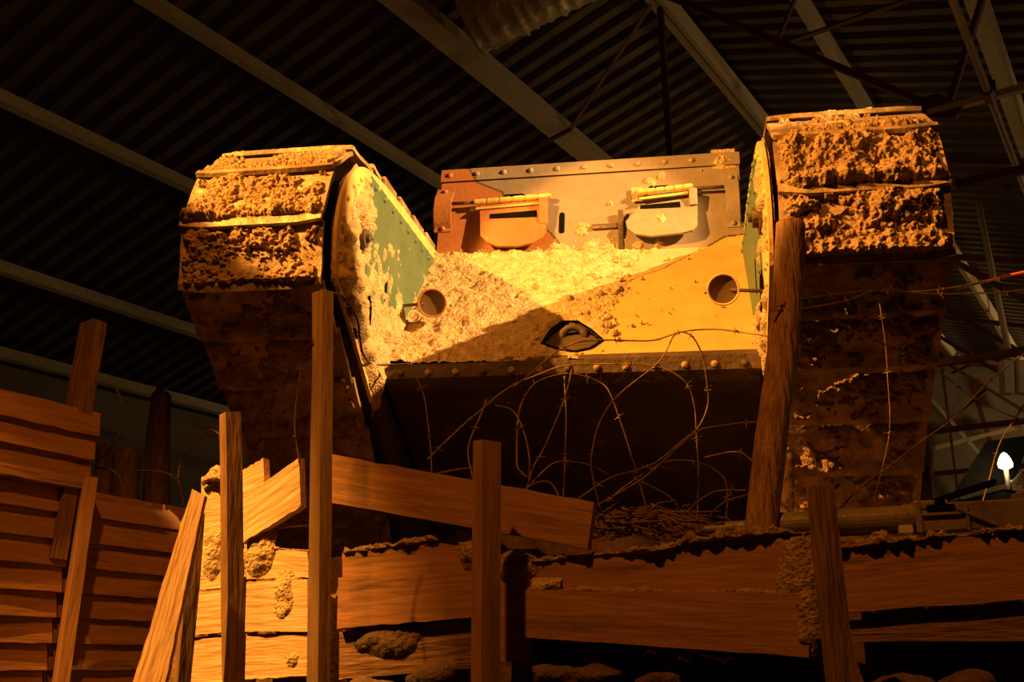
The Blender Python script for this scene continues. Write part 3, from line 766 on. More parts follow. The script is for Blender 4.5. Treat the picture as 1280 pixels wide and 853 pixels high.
# ---- nose and belly
bm = bmesh.new(); sec = [(.575, -.088), (.585, -.135), (.62, -.165), (1.0, -.33), (1.35, -.5), (1.6, -.95), (1.6, .2), (1.15, .40)]
A = [bm.verts.new((-GX, y, z)) for y, z in sec]; B = [bm.verts.new((GX, y, z)) for y, z in sec]; n = len(sec)
for k in range(n): bm.faces.new((A[k], B[k], B[(k + 1) % n], A[(k + 1) % n]))
bm.faces.new(A); bm.faces.new(B[::-1])
belly = link('belly_plate', bmesh_mesh(bm), 'hull', tank)
for k in range(13): rivet(belly, (-.58 + k * .097, .58, -.118), (0, -1, -.2), 'mud' if k % 3 else 'hull', .013, .01)
# hull bottom and rear so the tank is whole from the side
bm = bmesh.new(); bmbox(bm, (0, 2.15, 0.0), (2 * GX, 1.1, 1.0)); link('hull_body', bmesh_mesh(bm), 'hull', tank)
# ---- lamps
def lamp(pxc, pyc, rpx, armpx, side, tint):
    xi = side * (G - .028)
    a = TU(*armpx, (xi, 0, 0), (1, 0, 0)); c = TU(pxc, pyc, a, (0, 1, 0))
    dist = ((tank.matrix_basis @ c) - CAM).dot(V((0, CP, SP))); r = rpx * dist / F
    lp = empty('lamp'); lp.parent = tank; lp['label'] = 'small round lamp on a thin arm'
    n = (TMI @ CAM - c).normalized(); n = (n + V((0, 0, .0))).normalized()
    mt = frame(c, V((1, 0, 0)).cross(n).cross(n) * -1 if False else V((0, 0, 1)).cross(n), n)
    bm = bmesh.new(); rings = []
    for rr, h in ((.35, -.06), (.75, -.052), (.97, -.03), (1.0, 0), (1.0, .006), (.90, .008), (.86, 0)):
        rings.append([bm.verts.new((rr * r * math.cos(k * math.pi / 16), rr * r * math.sin(k * math.pi / 16), h)) for k in range(32)])
    bm.faces.new(rings[0])
    for A, B in zip(rings, rings[1:]):
        for k in range(32): bm.faces.new((A[k], A[(k + 1) % 32], B[(k + 1) % 32], B[k]))
    link('lamp_housing', bmesh_mesh(bm), tint, lp, mt, smooth=True)
    bm = bmesh.new(); rings = []
    for rr, h in ((.88, -.001), (.65, -.004), (.35, -.006), (.12, -.007)):
        rings.append([bm.verts.new((rr * r * math.cos(k * math.pi / 16), rr * r * math.sin(k * math.pi / 16), h)) for k in range(32)])
    bm.faces.new(rings[-1])
    for A, B in zip(rings, rings[1:]):
        for k in range(32): bm.faces.new((A[k], A[(k + 1) % 32], B[(k + 1) % 32], B[k]))
    link('lens', bmesh_mesh(bm), 'lens', lp, mt, smooth=True)
    back = c - n * .045
    tube('arm', [a, V((c.x + side * r * .6, c.y, a.z * .3 + c.z * .7)), back], .006, 'hull', lp)
lamp(540, 379, 18.5, (497, 383), -1, 'brown')
lamp(904, 362, 20.5, (956, 364), 1, 'ochre')

# ================================================================== TRENCH TIMBER
# --- left trench wall: lapped boards
wl = struct(empty('wall_trench_left', WL0)); wl['label'] = 'side of the trench clad in lapped boards'
def wl_board(tl, tr, br, bl, off):
    c = [WL(*p, off) - WL0 for p in (tl, tr)] + [WL(*p, off + .016) - WL0 for p in (br, bl)]
    TL, TRr, BR_, BL = [V(p) + WL0 for p in c]
    o = board('plank', (TL, TRr, BR_, BL), .02, 'wood', None, .004, 10); o.parent = wl; o.matrix_basis = Matrix.Translation(-WL0) @ o.matrix_basis
# board lines: (y at x=0, slope)
zt = [(486, .243), (518, .226), (551, .205), (592, .18), (629, .155), (665, .125), (700, .10), (735, .07), (769, .042), (803, .022), (838, .0), (872, -.02), (906, -.045), (940, -.07)]
for i in range(len(zt) - 1):
    (y0, s0), (y1, s1) = zt[i], zt[i + 1]
    xr = (126, 120, 114)[i] if i < 3 else 262
    if i < 3:
        wl_board((-90, y0 - 90 * s0), (xr, y0 + xr * s0), (xr - 2, y1 + xr * s1), (-90, y1 - 90 * s1), .035)
    else:
        xs = 95 - (i - 3) * 6
        # two board lengths meeting behind the stake
        wl_board((-90, y0 - 90 * s0), (xs, y0 + xs * s0), (xs, y1 + xs * s1), (-90, y1 - 90 * s1), .012)
        d0 = 3 if i == 3 else 0
        ytop = (y0 + xs * s0) + (0 if i > 3 else -3)
        wl_board((xs + 2, y0 + xs * s0 + d0), (xr, y0 + xr * s0 * .97 + d0), (xr, y1 + xr * s1 * .97), (xs + 2, y1 + xs * s1), .0)
P = lambda px, py, y: U(px, py, y)
def stake(px0, py0, px1, py1, y0, a, b, yaw, m, label, floor=0.0, y1=None):
    o = post('timber_stake', U(px0, py0, y0), U(px1, py1, y0 if y1 is None else y1), a, b, yaw, m, floor_z=floor)
    return tag(o, label, 'stake')
p = WL(112, 598, .06); q = WL(76, 853, .06)
tag(post('timber_stake', p, q, .05, .035, -.9, 'wood', floor_z=0), 'short timber stake nailed up the lapped board wall', 'stake')
p = WL(117, 404, .0); q = WL(98, 512, .0)
tag(post('timber_stake', p, q, .075, .05, -.6, 'wood_dark', floor_z=1.9), 'tall leaning timber stake rising above the lapped board wall', 'stake')
# splintered stump and dark stubs behind the left wall
def log(name, pts, r, m, label, cat, jag=.03, sides=14):
    e = empty(name, pts[-1]); bm = bmesh.new(); pts = [V(p) - e.location for p in pts]; n = 26; path = catmull(pts, 9); N_ = len(path); rings = []
    for i, p_ in enumerate(path):
        t = (path[min(i + 1, N_ - 1)] - path[max(i - 1, 0)]).normalized(); a = t.cross(V((0, 1, 0))).normalized(); b = a.cross(t)
        rr = r[0] + (r[1] - r[0]) * i / (N_ - 1); ring = []
        for k in range(sides):
            an = k * 2 * math.pi / sides; dv = a * math.cos(an) + b * math.sin(an)
            rad = rr * (1 + .13 * noise.noise(V((dv.x * 1.5, dv.y * 1.5, p_.z * 3))) + .07 * noise.noise(V((dv.x * 5, dv.y * 5, p_.z * 9))))
            off = t * (-jag * abs(noise.noise(V((an * 2.1, 3, 1)))) if i == 0 else 0)
            ring.append(bm.verts.new(p_ + dv * rad - off * (-1)))
        rings.append(ring)
    for A, B in zip(rings, rings[1:]):
        for k in range(sides): bm.faces.new((A[k], A[(k + 1) % sides], B[(k + 1) % sides], B[k]))
    cap = bm.verts.new(path[0]); cap2 = bm.verts.new(path[-1])
    for k in range(sides): bm.faces.new((rings[0][k], rings[0][(k + 1) % sides], cap)); bm.faces.new((rings[-1][k], rings[-1][(k + 1) % sides], cap2))
    trunk = link('trunk', bmesh_mesh(bm), m, e, smooth=True)
    return tag(e, label, cat), trunk
e, tk = log('splintered_stump', [U(201, 495, 4.3), U(198, 560, 4.3), U(196, 640, 4.3)], (.042, .055), 'bark', 'thin shattered tree stump against the dark hall wall', 'stump', .05)
for k, (px, h) in enumerate(((196, 482), (203, 476), (206, 490))):
    a = U(px, h, 4.3); bm = bmesh.new(); bmtube(bm, [U(px + 1, 520, 4.3) - e.location, a - e.location], [.014, .003], 5); link('splinter', bmesh_mesh(bm), 'bark', e)
for px, y0, lab in ((131, 565, 'short dark wooden stub beside the coiled wire'), (160, 570, 'broad dark wooden stub between stake and shattered stump')):
    e, _ = log('wooden_stub', [U(px, y0, 4.1), U(px - 1, 600, 4.1), U(px - 2, 650, 4.1)], (.03 if px < 140 else .05, .05), 'bark', lab, 'stump', .06)
# --- front revetment
wb = struct(empty('wall_trench_front', WB0)); wb['label'] = 'timber revetment under the front of the tank'
def wb_board(tl, tr, br, bl, off=0.0, m='wood', thick=.028, rag=.003, endrag=.01):
    o = board('plank', [WB(*p_, off) for p_ in (tl, tr, br, bl)], thick, m, None, rag, 18, endrag)
    o.parent = wb; o.matrix_basis = Matrix.Translation(-WB0) @ o.matrix_basis; return o
wb_board((655, 738), (1015, 742), (1012, 822), (655, 797), .015)
wb_board((640, 702), (1018, 664), (1020, 745), (645, 742), -.015, 'wood')
wb_board((1046, 685), (1700, 620), (1700, 721), (1056, 766), .0, 'wood')
wb_board((1052, 776), (1700, 749), (1700, 799), (1062, 803), -.02, 'wood_dark')
wb_board((622, 700), (663, 700), (658, 830), (622, 826), -.012, 'wood')
wb_board((428, 692), (590, 668), (590, 715), (428, 722), -.02, 'wood')
wb_board((424, 722), (592, 714), (592, 772), (422, 786), -.008, 'wood')
wb_board((424, 790), (592, 776), (592, 835), (424, 850), -.03, 'wood_dark')
wb_board((308, 728), (386, 724), (386, 790), (306, 790), -.005, 'wood_lit')
wb_board((308, 680), (386, 690), (386, 722), (308, 724), -.015, 'wood_lit')
wb_board((308, 793), (386, 793), (386, 845), (306, 850), -.012, 'wood_lit')
wb_board((228, 742), (284, 736), (284, 790), (222, 797), -.01, 'wood_lit')
wb_board((222, 799), (284, 793), (284, 860), (216, 866), -.018, 'wood_lit')
wb_board((252, 606), (282, 602), (284, 734), (250, 738), -.02, 'wood_lit')
for yy in (868, 930):
    wb_board((216, yy), (560, yy - 4), (560, yy + 56), (216, yy + 58), -.02, 'wood_dark')
    wb_board((570, yy + 40), (1700, yy + 25), (1700, yy + 88), (570, yy + 92), -.02, 'wood_dark')
# loose boards
def loose(name, corners, y, m, label, thick=.028, ys=None):
    c = [U(px, py, y) if y else WB(px, py, .012) for px, py in corners]
    return tag(board(name, c, thick, m, None, .004, 16, .012), label, 'board')
loose('loose_board', ((414, 568), (742, 628), (735, 686), (412, 628)), 0, 'wood', 'long slanting loose board nailed across behind the middle stake', ys=(2.58, 2.40, 2.38, 2.56))
loose('loose_board', ((303, 622), (372, 574), (378, 632), (304, 678)), 0, 'wood_lit', 'short splintered board tilted upward beside the tall stake', ys=(2.62, 2.58, 2.56, 2.60))
loose('loose_board', ((303, 588), (328, 574), (330, 612), (303, 622)), 0, 'wood_lit', 'broken board end coloured as lit behind the short tilted board', ys=(2.66, 2.66, 2.65, 2.65))
loose('leaning_plank', ((166, 853), (240, 612), (256, 620), (206, 853)), 2.32, 'wood_lit', 'plank coloured as brightly lit leaning against the trench corner', .022).location.z += 0
# stakes
stake(404, 366, 398, 853, 2.28, .034, .034, -.66, 'wood_lit', 'tall thin squared stake in front of the left track horn')  # lighter wood stands in for lamp light on this stake
stake(609, 552, 607, 853, 2.27, .05, .036, .66, 'wood_plain', 'squat squared stake in front of the slanting loose board')
stake(288, 516, 292, 853, 2.44, .04, .034, .72, 'wood_dark', 'rough stake at the trench corner')
stake(246, 644, 228, 853, 2.42, .03, .028, .6, 'wood_dark', 'thin dark stake just behind the leaning plank')
stake(1025, 610, 1051, 853, 1.98, .04, .04, .15, 'wood_dark', 'mud smeared squared stake in front of the gun barrel')
e, tk = log('round_post', [U(989, 281, 2.42), U(984, 380, 2.42), U(968, 520, 2.40), U(952, 672, 2.38), U(948, 720, 2.37)], (.036, .04), 'bark', 'round barked post in front of the right track horn', 'post', .006)
# --- mud crust over the boards
def mud_lump(parent, c, sx, sy, sz, m, name='mud', seg=26, amp=.35, fr=16):
    bm = bmesh.new(); bmesh.ops.create_uvsphere(bm, u_segments=seg, v_segments=seg // 2 + 2, radius=1.0); c = V(c); X = WBD; Yv = -WBN
    for v in bm.verts:
        d_ = v.co.copy(); q_ = c + X * d_.x * sx + Yv * d_.y * sy + V((0, 0, 1)) * d_.z * sz
        k = 1 + amp * fbm(q_ * fr, 4) + .12 * noise.noise(q_ * 70)
        v.co = c + (q_ - c) * k - V(parent.location)
    return stuff(link(name, bmesh_mesh(bm), m, parent, smooth=True))
def mud_patch(px, py, wd, ht, off=.0, m='mud', amp=.014, n=44, bias=.5):
    c = WB(px, py, off)
    def fn(u, v):
        dx, dz = (u - .5) * 2, (v - .5) * 2; p_ = c + WBD * dx * wd + V((0, 0, 1)) * dz * ht
        h = bias - (dx * dx + dz * dz) * 1.5 + .5 * fbm(p_ * 14, 3) + .28 * fbm(p_ * 45, 3)
        return p_ + WBN * (max(-1.6, h) * amp) - WB0
    return stuff(link('mud', grid_mesh(n, n, fn), m, wb, smooth=True))
def mud_strip(pix, off, rad, m='mud', droop=1.0, n=120, k=18):
    P3 = [WB(*p_, off) for p_ in pix]; path = catmull(P3, max(2, n // (len(P3) - 1)))
    def fn(u, v):
        p_ = path[min(len(path) - 1, int(round(u * (len(path) - 1))))]; an = -1.2 + v * 4.3
        d_ = WBN * math.cos(an) + V((0, 0, 1)) * math.sin(an); q_ = p_ + d_ * rad
        r_ = rad * max(.05, .35 + .9 * fbm(p_ * 5, 2) + .6 * fbm(q_ * 22, 3) + .35 * fbm(q_ * 60, 2) - (.55 if an < -.2 else 0) * (1 + noise.noise(p_ * 12) * 1.3))
        return p_ + d_ * r_ - WBN * .012 - WB0
    return stuff(link('mud', grid_mesh(len(path) - 1, k, fn), m, wb, smooth=True))
mud_strip(((640, 704), (690, 700), (760, 692), (815, 690), (850, 682), (920, 672), (1018, 664)), .0, .032)
mud_strip(((1046, 686), (1120, 678), (1200, 670), (1340, 656), (1520, 638), (1700, 620)), .012, .03, n=180)
mud_strip(((658, 739), (760, 740), (900, 742), (1012, 743)), .01, .014)
mud_strip(((428, 692), (500, 682), (590, 668)), -.01, .022)
mud_strip(((306, 668), (345, 660), (388, 655)), -.03, .04, 'mud_pale')
mud_strip(((308, 690), (345, 686), (386, 688)), -.005, .02, 'mud_pale')
mud_strip(((252, 606), (268, 600), (284, 604)), -.01, .03, 'mud_pale', 1, 40)
for a in ((680, 733, .035, .02, .012, 'mud_pale'), (1000, 725, .05, .09, .0, 'mud'), (1008, 775, .035, .07, .015, 'mud'), (320, 690, .045, .06, .0, 'mud_pale'), (352, 748, .04, .07, .0, 'mud_pale'), (264, 690, .035, .08, -.01, 'mud_pale'),
          (590, 690, .05, .05, -.01, 'mud'), (645, 708, .05, .04, .0, 'mud'), (480, 800, .1, .05, -.02, 'earth'), (365, 820, .03, .04, -.01, 'mud_pale')): mud_patch(*a)
for px, py, sx, sz in ((700, 846, .07, .032), (755, 842, .075, .036), (826, 856, .06, .026), (900, 868, .07, .03), (1130, 862, .07, .026), (1210, 860, .06, .024), (470, 862, .06, .03), (545, 846, .07, .05), (960, 872, .06, .03)):
    o = mud_lump(wb, WB(px, py, -.06), sx, .06, sz, 'earth', 'stone', 22, .9, 7); del o['kind']
# clods on the smeared stake
# broken timber, dead twigs and litter on the parapet
br = empty('brushwood', U(790, 668, 2.62)); tag(br, 'heap of dead twigs and litter on the muddy parapet', 'brushwood'); bm = bmesh.new()
for k in range(130):
    a = U(random.uniform(735, 880), random.uniform(640, 690), random.uniform(2.5, 2.72)); L_ = random.uniform(.04, .15); an = random.gauss(.45, .5)
    b = a + V((math.cos(an) * L_, random.uniform(-.03, .03), -math.sin(an) * L_ * .8)); b.z = max(b.z, 1.84); mid = (a + b) / 2 + V((0, 0, random.uniform(-.01, .02)))
    bmtube(bm, [a - br.location, mid - br.location, b - br.location], [.003, .0026, .0015], 5)
stuff(link('twigs', bmesh_mesh(bm), 'twig', br)); bm = bmesh.new()
for k in range(90):
    c = U(random.uniform(735, 830), random.uniform(632, 690), random.uniform(2.5, 2.7)) - br.location; rt = Matrix.Rotation(random.uniform(0, 6), 3, V((random.random(), random.random(), random.random())).normalized())
    s = random.uniform(.008, .022); vv = [bm.verts.new(c + rt @ V(p_)) for p_ in ((-s, 0, 0), (0, s * .5, .003), (s, 0, 0), (0, -s * .5, .003))]; bm.faces.new(vv)
stuff(link('dead_leaves', bmesh_mesh(bm), 'twig', br))
hb = empty('earth_heap', U(785, 672, 2.7)); tag(hb, 'low heap of dark earth under the dead twigs', 'earth')
mud_lump(hb, U(785, 672, 2.7), .17, .12, .07, 'earth', 'heap', 40, .4, 9)
hb.location = hb.location

# ================================================================== MACHINE GUN on the parapet
GY = 2.42
gp0 = U(880, 663, GY); gpR = U(1290, 641, GY - .12); gx = (gpR - gp0).normalized()
mg = empty('machine_gun'); mg.matrix_basis = frame(gp0, gx, V((0, 0, 1))); tag(mg, 'grey water jacketed machine gun lying on the parapet', 'machine gun')
GI = mg.matrix_basis.inverted()
def gq(px): # distance along gun
    d_ = ray(px, 655); dn = V((-gx.y, gx.x, 0)); pt = CAM + d_ * ((gp0 - CAM).dot(dn) / d_.dot(dn)); return (GI @ pt).x
def gtube(name, x0_, x1_, r, m='gun', z=0, parent=None, sides=20):
    bm = bmesh.new(); bmtube(bm, [(x0_, 0, z), (x1_, 0, z)], r, sides); return link(name, bmesh_mesh(bm), m, parent or mg, smooth=False)
jr = .031
gtube('muzzle', gq(880), gq(912), .010); gtube('muzzle_booster', gq(906), gq(945), .0165)
bm = bmesh.new(); xa, xb = gq(940), gq(1143)
bmtube(bm, [(xa, 0, 0), (xa + .012, 0, 0), (xa + .013, 0, 0), (xb - .02, 0, 0), (xb - .018, 0, 0), (xb, 0, 0)], [jr * .8, jr * .92, jr, jr, jr * 1.06, jr * 1.06], 24); jk = link('water_jacket', bmesh_mesh(bm), 'gun', mg)
bm = bmesh.new(); bmbox(bm, (gq(1128), -.02, -.026), (.03, .03, .018), .002); link('drain_cock', bmesh_mesh(bm), 'pipe', mg)
xr0, xr1 = gq(1148), gq(1350); rc = (xr0 + xr1) / 2; rl = xr1 - xr0
bm = bmesh.new(); bmbox(bm, (rc, 0, -.002), (rl, .055, .062), .003); bmbox(bm, ((xr0 + gq(1185)) / 2, 0, .026), (gq(1185) - xr0, .06, .02), .003); rv = link('receiver', bmesh_mesh(bm), 'gun', mg)
bm = bmesh.new(); bmbox(bm, (gq(1146), 0, 0), (.014, .066, .072), .003); link('front_collar', bmesh_mesh(bm), 'gun', mg)
bm = bmesh.new(); bmbox(bm, ((gq(1157) + gq(1192)) / 2, -.031, .018), (gq(1192) - gq(1157), .01, .014), .002); bmbox(bm, ((gq(1168) + gq(1181)) / 2, -.031, .03), (gq(1181) - gq(1168), .01, .012), .002); link('feed_slot', bmesh_mesh(bm), 'black', rv)
bm = bmesh.new(); bmbox(bm, ((gq(1150) + gq(1200)) / 2, -.031, .004), (gq(1200) - gq(1150), .008, .006), .001); bmbox(bm, (gq(1206), -.031, -.006), (.006, .008, .058), .001); link('side_rib', bmesh_mesh(bm), 'gun', rv)
bm = bmesh.new(); bmtube(bm, [(gq(1195), -.034, .012), (gq(1240), -.034, -.026)], .004, 8); link('crank_rod', bmesh_mesh(bm), 'gun', mg)
bm = bmesh.new(); bmbox(bm, (gq(1310), 0, .03), (.12, .05, .03), .004); link('rear_sight_block', bmesh_mesh(bm), 'gun', mg)
rot = Matrix.Rotation(-.26, 3, 'Y')
bm = bmesh.new(); bmbox(bm, ((gq(1165) + gq(1252)) / 2, .0, .052), ((gq(1252) - gq(1165)), .05, .012), .002, rot); link('top_cover', bmesh_mesh(bm), 'black', mg)

# ================================================================== FLOODLIGHT and hall fittings
fy = 3.5
ft = empty('floodlight', U(1262, 600, fy)); tag(ft, 'lit halogen floodlight with dark barn door behind the machine gun', 'floodlight'); fo = ft.location
def flap(name, pix, y, th, m):
    pts = [U(px, py, yy) - fo for (px, py), yy in zip(pix, y)]; nn = (pts[1] - pts[0]).cross(pts[2] - pts[0]).normalized() * th
    bm = bmesh.new(); A = [bm.verts.new(p_) for p_ in pts]; B = [bm.verts.new(p_ + nn) for p_ in pts]; n = len(pts); bm.faces.new(A); bm.faces.new(B[::-1])
    for k in range(n): bm.faces.new((A[k], B[k], B[(k + 1) % n], A[(k + 1) % n]))
    return link(name, bmesh_mesh(bm), m, ft)
flap('barn_door', ((1188, 622), (1233, 552), (1288, 544), (1270, 600)), (fy + .02, fy + .10, fy + .10, fy + .02), .006, 'black')
flap('reflector', ((1262, 606), (1300, 566), (1310, 610), (1272, 622)), (fy - .02, fy + .05, fy + .05, fy - .02), .006, 'hull')
flap('lower_door', ((1180, 632), (1256, 612), (1290, 618), (1262, 640)), (fy - .08, fy - .04, fy, fy - .08), .006, 'black')
bm = bmesh.new(); bc = U(1256, 577, fy - .02) - fo; bmtube(bm, [bc + V((0, 0, .030)), bc + V((0, 0, .024)), bc + V((0, 0, .008)), bc + V((0, 0, -.008)), bc + V((0, 0, -.02)), bc + V((0, 0, -.026))], [.002, .010, .019, .024, .022, .010], 14); link('bulb', bmesh_mesh(bm), 'bulb', ft)
tube('bulb_stem', [bc + V((0, 0, -.02)), bc + V((.0, .0, -.12))], .008, 'gun', ft); tube('stand', [bc + V((.03, .03, -.06)), bc + V((.05, .05, -.60))], .014, 'gun', ft)
pl = bpy.data.lights.new('bulb_light', 'POINT'); pl.energy = 1.5; pl.color = (1, .62, .25); pl.shadow_soft_size = .03
po = bpy.data.objects.new('bulb_light', pl); COL.objects.link(po); po.location = U(1250, 572, fy - .07)
# twin fitting hanging from the roof
hf = empty('hanging_light', U(1262, 470, 9.0)); tag(hf, 'pale twin tube light fitting hanging on a rod', 'light fitting'); ho = hf.location
for px in (1258, 1276):
    c = U(px, 472, 9.0) - ho; bm = bmesh.new(); bmbox(bm, c, (.10, .10, .31), .012, Matrix.Rotation(.12, 3, 'Y')); link('lamp_body', bmesh_mesh(bm), 'white', hf)
c0 = U(1247, 372, 9.0) - ho; c1 = U(1263, 450, 9.0) - ho
tube('rod', [c0 + (c0 - c1) * 1.6, c1], .03, 'pipe', hf); bm = bmesh.new(); bmbox(bm, U(1265, 442, 9.0) - ho, (.13, .12, .05), .01); link('mount', bmesh_mesh(bm), 'gun', hf)
tag(tube('red_cable', catmull([U(1190, 362, 2.75), U(1230, 352, 2.7), U(1290, 338, 2.6), U(1400, 318, 2.5)], 6), .004, 'redcable', None, 6), 'thin red cable running past the right track horn', 'cable')
# dead tree trunk behind the horn
log('tree_stump', [U(1152, 560, 4.6), U(1150, 620, 4.6), U(1148, 672, 4.6)], (.05, .075), 'pale_lit_bark', 'pale flaking tree stump behind the right track horn', 'stump', .05)
log('tree_stump', [U(985, 574, 2.66), U(983, 600, 2.66), U(981, 645, 2.66), U(981, 675, 2.66)], (.02, .028), 'pale_lit_bark', 'small broken stub right behind the round barked post', 'stump', .03)

# ================================================================== BARBED WIRE
def barb_mesh():
    bm = bmesh.new()
    bmtube(bm, [(.006 * math.cos(k * .9) * .6, -.006 + k * .0012, .0036 * math.sin(k * .9)) for k in range(11)], .0013, 5)
    for a, b in (((0, -.005, 0), (.012, -.006, .009)), ((0, -.004, 0), (-.011, .002, -.010)), ((0, .004, 0), (-.010, .006, .011)), ((0, .005, 0), (.010, .003, -.010))): bmtube(bm, [a, b], [.0013, .0004], 5)
    return bmesh_mesh(bm)
BARB = barb_mesh(); BARB.materials.append(M['wire'])
def wire(pts, label, r=.0022, barbs=True, step=.15, m='wire', name='barbed_wire'):
    P3 = [U(*p_) for p_ in pts]; e0 = P3[0].copy(); path = [p_ - e0 for p_ in catmull(P3, 7)]
    path = [p_ + .004 * V((noise.noise((p_ + e0) * 9), noise.noise((p_ + e0) * 9 + V((5, 0, 0))), noise.noise((p_ + e0) * 9 + V((0, 5, 0))))) for p_ in path]
    o = tube(name, path, r, m, None, 6); o.location = e0; tag(o, label, 'wire', None)
    if barbs:
        acc = random.uniform(0, step)
        for a, b in zip(path, path[1:]):
            acc += (b - a).length
            if acc > step:
                acc = 0; fr_ = frame(a, (b - a).cross(V((0, 0, 1)) if abs((b - a).normalized().z) < .9 else V((1, 0, 0))), V((random.uniform(-1, 1), -1, random.uniform(-1, 1))))
                d_ = (b - a).normalized(); x_ = d_.cross(V((random.random(), random.random(), .3))).normalized(); z_ = x_.cross(d_)
                link('barb', BARB, None, o, Matrix(((x_.x, d_.x, z_.x, a.x), (x_.y, d_.y, z_.y, a.y), (x_.z, d_.z, z_.z, a.z), (0, 0, 0, 1))))
    return o
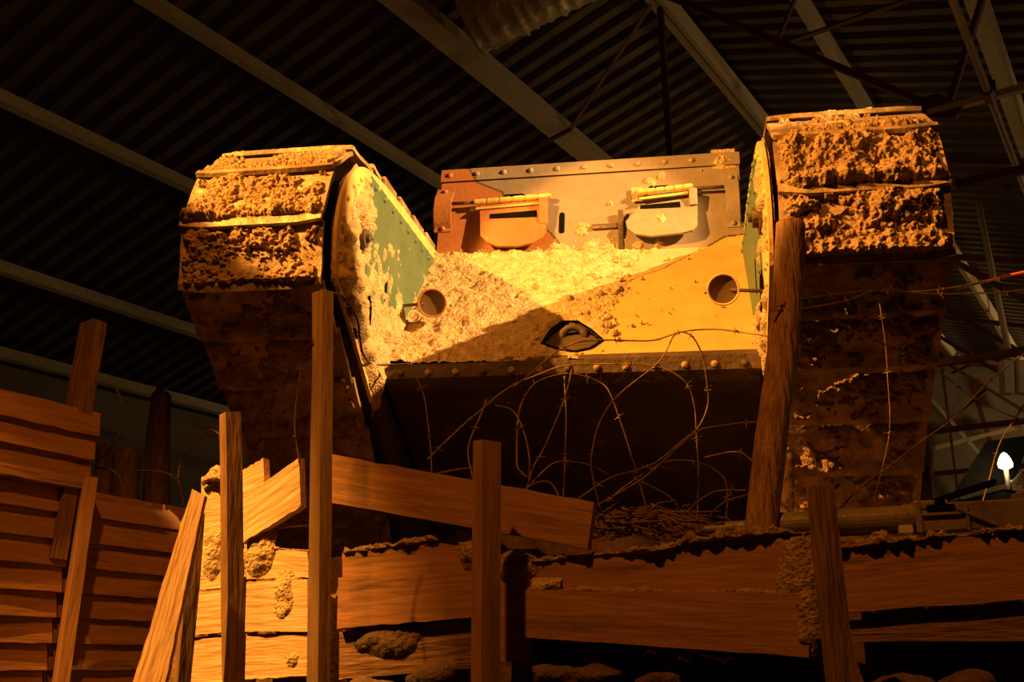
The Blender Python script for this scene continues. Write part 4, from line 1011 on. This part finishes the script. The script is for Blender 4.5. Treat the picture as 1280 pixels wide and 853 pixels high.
WIRES = [
 ([(535, 575, 2.55), (560, 549, 2.6), (630, 489, 2.68), (683, 464, 2.7), (729, 455, 2.7), (778, 455, 2.68), (824, 459, 2.66), (856, 477, 2.66), (866, 500, 2.68), (871, 531, 2.7), (872, 600, 2.72), (870, 655, 2.72)], 'long barbed strand arching low under the nose of the tank'),
 ([(640, 487, 2.62), (683, 450, 2.62), (704, 436, 2.64), (725, 427, 2.64), (757, 425, 2.66), (813, 426, 2.66), (852, 415, 2.64), (894, 412, 2.62), (950, 418, 2.55), (972, 424, 2.46)], 'barbed strand stretched past the towing recess to the round post'),
 ([(842, 420, 2.6), (852, 415, 2.6), (866, 422, 2.6), (879, 447, 2.62), (884, 482, 2.64), (884, 510, 2.66), (871, 538, 2.66), (842, 566, 2.62), (806, 598, 2.56), (757, 625, 2.52), (715, 650, 2.5)], 'loop of barbed wire curling down like a hook'),
 ([(842, 420, 2.66), (822, 454, 2.66), (778, 489, 2.64), (752, 524, 2.62), (739, 570, 2.6), (741, 598, 2.6), (752, 640, 2.6)], 'strand of wire bowing down the centre of the tangle'),
 ([(715, 463, 2.66), (711, 482, 2.65), (697, 521, 2.62), (680, 559, 2.6), (664, 591, 2.56), (655, 640, 2.54)], 'straight wire slanting down beside the squat stake'),
 ([(706, 470, 2.72), (708, 521, 2.72), (706, 577, 2.7), (704, 640, 2.68)], 'thin wire hanging plumb in the middle of the tangle'),
 ([(618, 507, 2.6), (641, 514, 2.58), (655, 538, 2.56), (662, 570, 2.54), (661, 595, 2.54), (652, 591, 2.56), (645, 577, 2.58), (648, 521, 2.62), (662, 486, 2.66), (680, 473, 2.68), (715, 468, 2.7), (747, 477, 2.72), (764, 493, 2.72), (782, 545, 2.74), (796, 590, 2.74), (815, 660, 2.74)], 'twice looped barbed wire above the squat stake'),
 ([(700, 640, 2.5), (754, 602, 2.54), (817, 581, 2.6), (870, 540, 2.62), (905, 531, 2.58), (944, 528, 2.5), (962, 526, 2.44)], 'pale strand rising from loose board to the round post'),
 ([(760, 630, 2.6), (782, 609, 2.6), (828, 581, 2.6), (863, 577, 2.6), (894, 588, 2.62), (908, 609, 2.62), (907, 668, 2.62)], 'hooped wire above the dead twigs'),
 ([(845, 668, 2.66), (852, 651, 2.66), (870, 630, 2.64), (894, 616, 2.6), (933, 612, 2.5)], 'short wire bent toward the foot of the round post'),
 ([(878, 670, 2.64), (880, 658, 2.62), (891, 640, 2.6), (912, 626, 2.55), (940, 617, 2.46)], 'low wire bent over the gun muzzle'),
 ([(795, 598, 2.68), (803, 602, 2.68), (835, 619, 2.68), (852, 642, 2.68), (858, 670, 2.68)], 'short drooping wire end above the earth heap'),
 ([(880, 572, 2.7), (919, 565, 2.68), (938, 574, 2.6), (948, 590, 2.5)], 'small curl of wire left of the round post'),
 ([(655, 612, 2.5), (672, 603, 2.52), (688, 604, 2.52), (701, 625, 2.5)], 'small arch of wire on top of the slanting board'),
 ([(664, 605, 2.58), (690, 580, 2.6), (716, 578, 2.6), (745, 585, 2.62), (770, 600, 2.64)], 'kinked wire crossing low through the tangle'),
 ([(590, 600, 2.56), (585, 560, 2.6), (600, 520, 2.64), (607, 500, 2.66)], 'thin wire springing up behind the squat stake'),
 ([(512, 455, 2.75), (530, 500, 2.7), (538, 560, 2.62), (540, 600, 2.58)], 'faint wire hanging from the nose to the slanting board'),
 ([(540, 595, 2.52), (570, 588, 2.54), (592, 585, 2.54)], 'short straight wire above the slanting board'),
 ([(962, 386, 2.38), (1007, 372, 2.4), (1083, 365, 2.46), (1142, 365, 2.5), (1192, 359, 2.52), (1240, 350, 2.52), (1300, 338, 2.5)], 'upper barbed strand stretched from round post across the right horn'),
 ([(962, 388, 2.38), (1010, 384, 2.4), (1057, 376, 2.42), (1104, 363, 2.46), (1154, 367, 2.5), (1240, 366, 2.52), (1300, 360, 2.5)], 'second barbed strand twisted along the right horn'),
 ([(1007, 376, 2.42), (1060, 410, 2.5), (1130, 440, 2.56), (1180, 470, 2.58), (1220, 500, 2.58), (1290, 530, 2.55)], 'barbed wire slanting down from the round post toward floodlight'),
 ([(1045, 640, 2.62), (1075, 610, 2.62), (1122, 575, 2.6), (1200, 515, 2.56), (1245, 470, 2.54), (1300, 425, 2.5)], 'barbed wire slanting up from behind the smeared stake'),
 ([(1100, 380, 2.62), (1107, 440, 2.64), (1112, 530, 2.66), (1095, 620, 2.66), (1085, 660, 2.66)], 'faint wire hanging before the lower right track'),
 ([(985, 540, 2.36), (1004, 552, 2.34), (1018, 575, 2.3), (1028, 608, 2.22)], 'stiff wire springing from round post to smeared stake'),
 ([(1296, 480, 2.9), (1268, 525, 2.95), (1248, 560, 3.0), (1225, 640, 3.0)], 'wire drooping in front of the floodlight'),
 ([(392, 425, 2.27), (378, 448, 2.3), (371, 500, 2.32), (369, 540, 2.33), (373, 580, 2.33)], 'single wire dangling down beside the tall thin stake'),
 ([(145, 480, 3.6), (155, 520, 3.6), (142, 555, 3.6), (122, 575, 3.6), (105, 560, 3.55)], 'curved wire hanging behind the tall leaning stake'),
 ([(118, 585, 3.5), (140, 588, 3.5), (152, 605, 3.5), (150, 640, 3.5)], 'short wire looped over the edge of the board wall'),
 ([(222, 600, 3.4), (228, 575, 3.4), (245, 552, 3.3), (265, 538, 3.2), (280, 548, 3.0)], 'wire arching behind the rough corner stake'),
 ([(168, 588, 3.7), (200, 590, 3.7), (218, 598, 3.7), (226, 612, 3.7), (232, 650, 3.7)], 'wire bent along the top of the board wall'),
]
for pts, lab in WIRES: wire(pts, lab, .0012 if 'faint' in lab else .0021 if pts[0][2] < 3 else .0032)
def tank_cable():
    xi = -G + .055; pix = ((410, 365), (430, 372), (446, 398), (450, 425), (455, 445), (470, 456)); pts = [TU(px, py, (xi, 0, 0), (1, 0, 0)) for px, py in pix]
    tube('cable', catmull(pts + [TU(515, 455, pts[-1], (0, 1, 0))], 6), .0035, 'hull', tank, 6)
tank_cable()
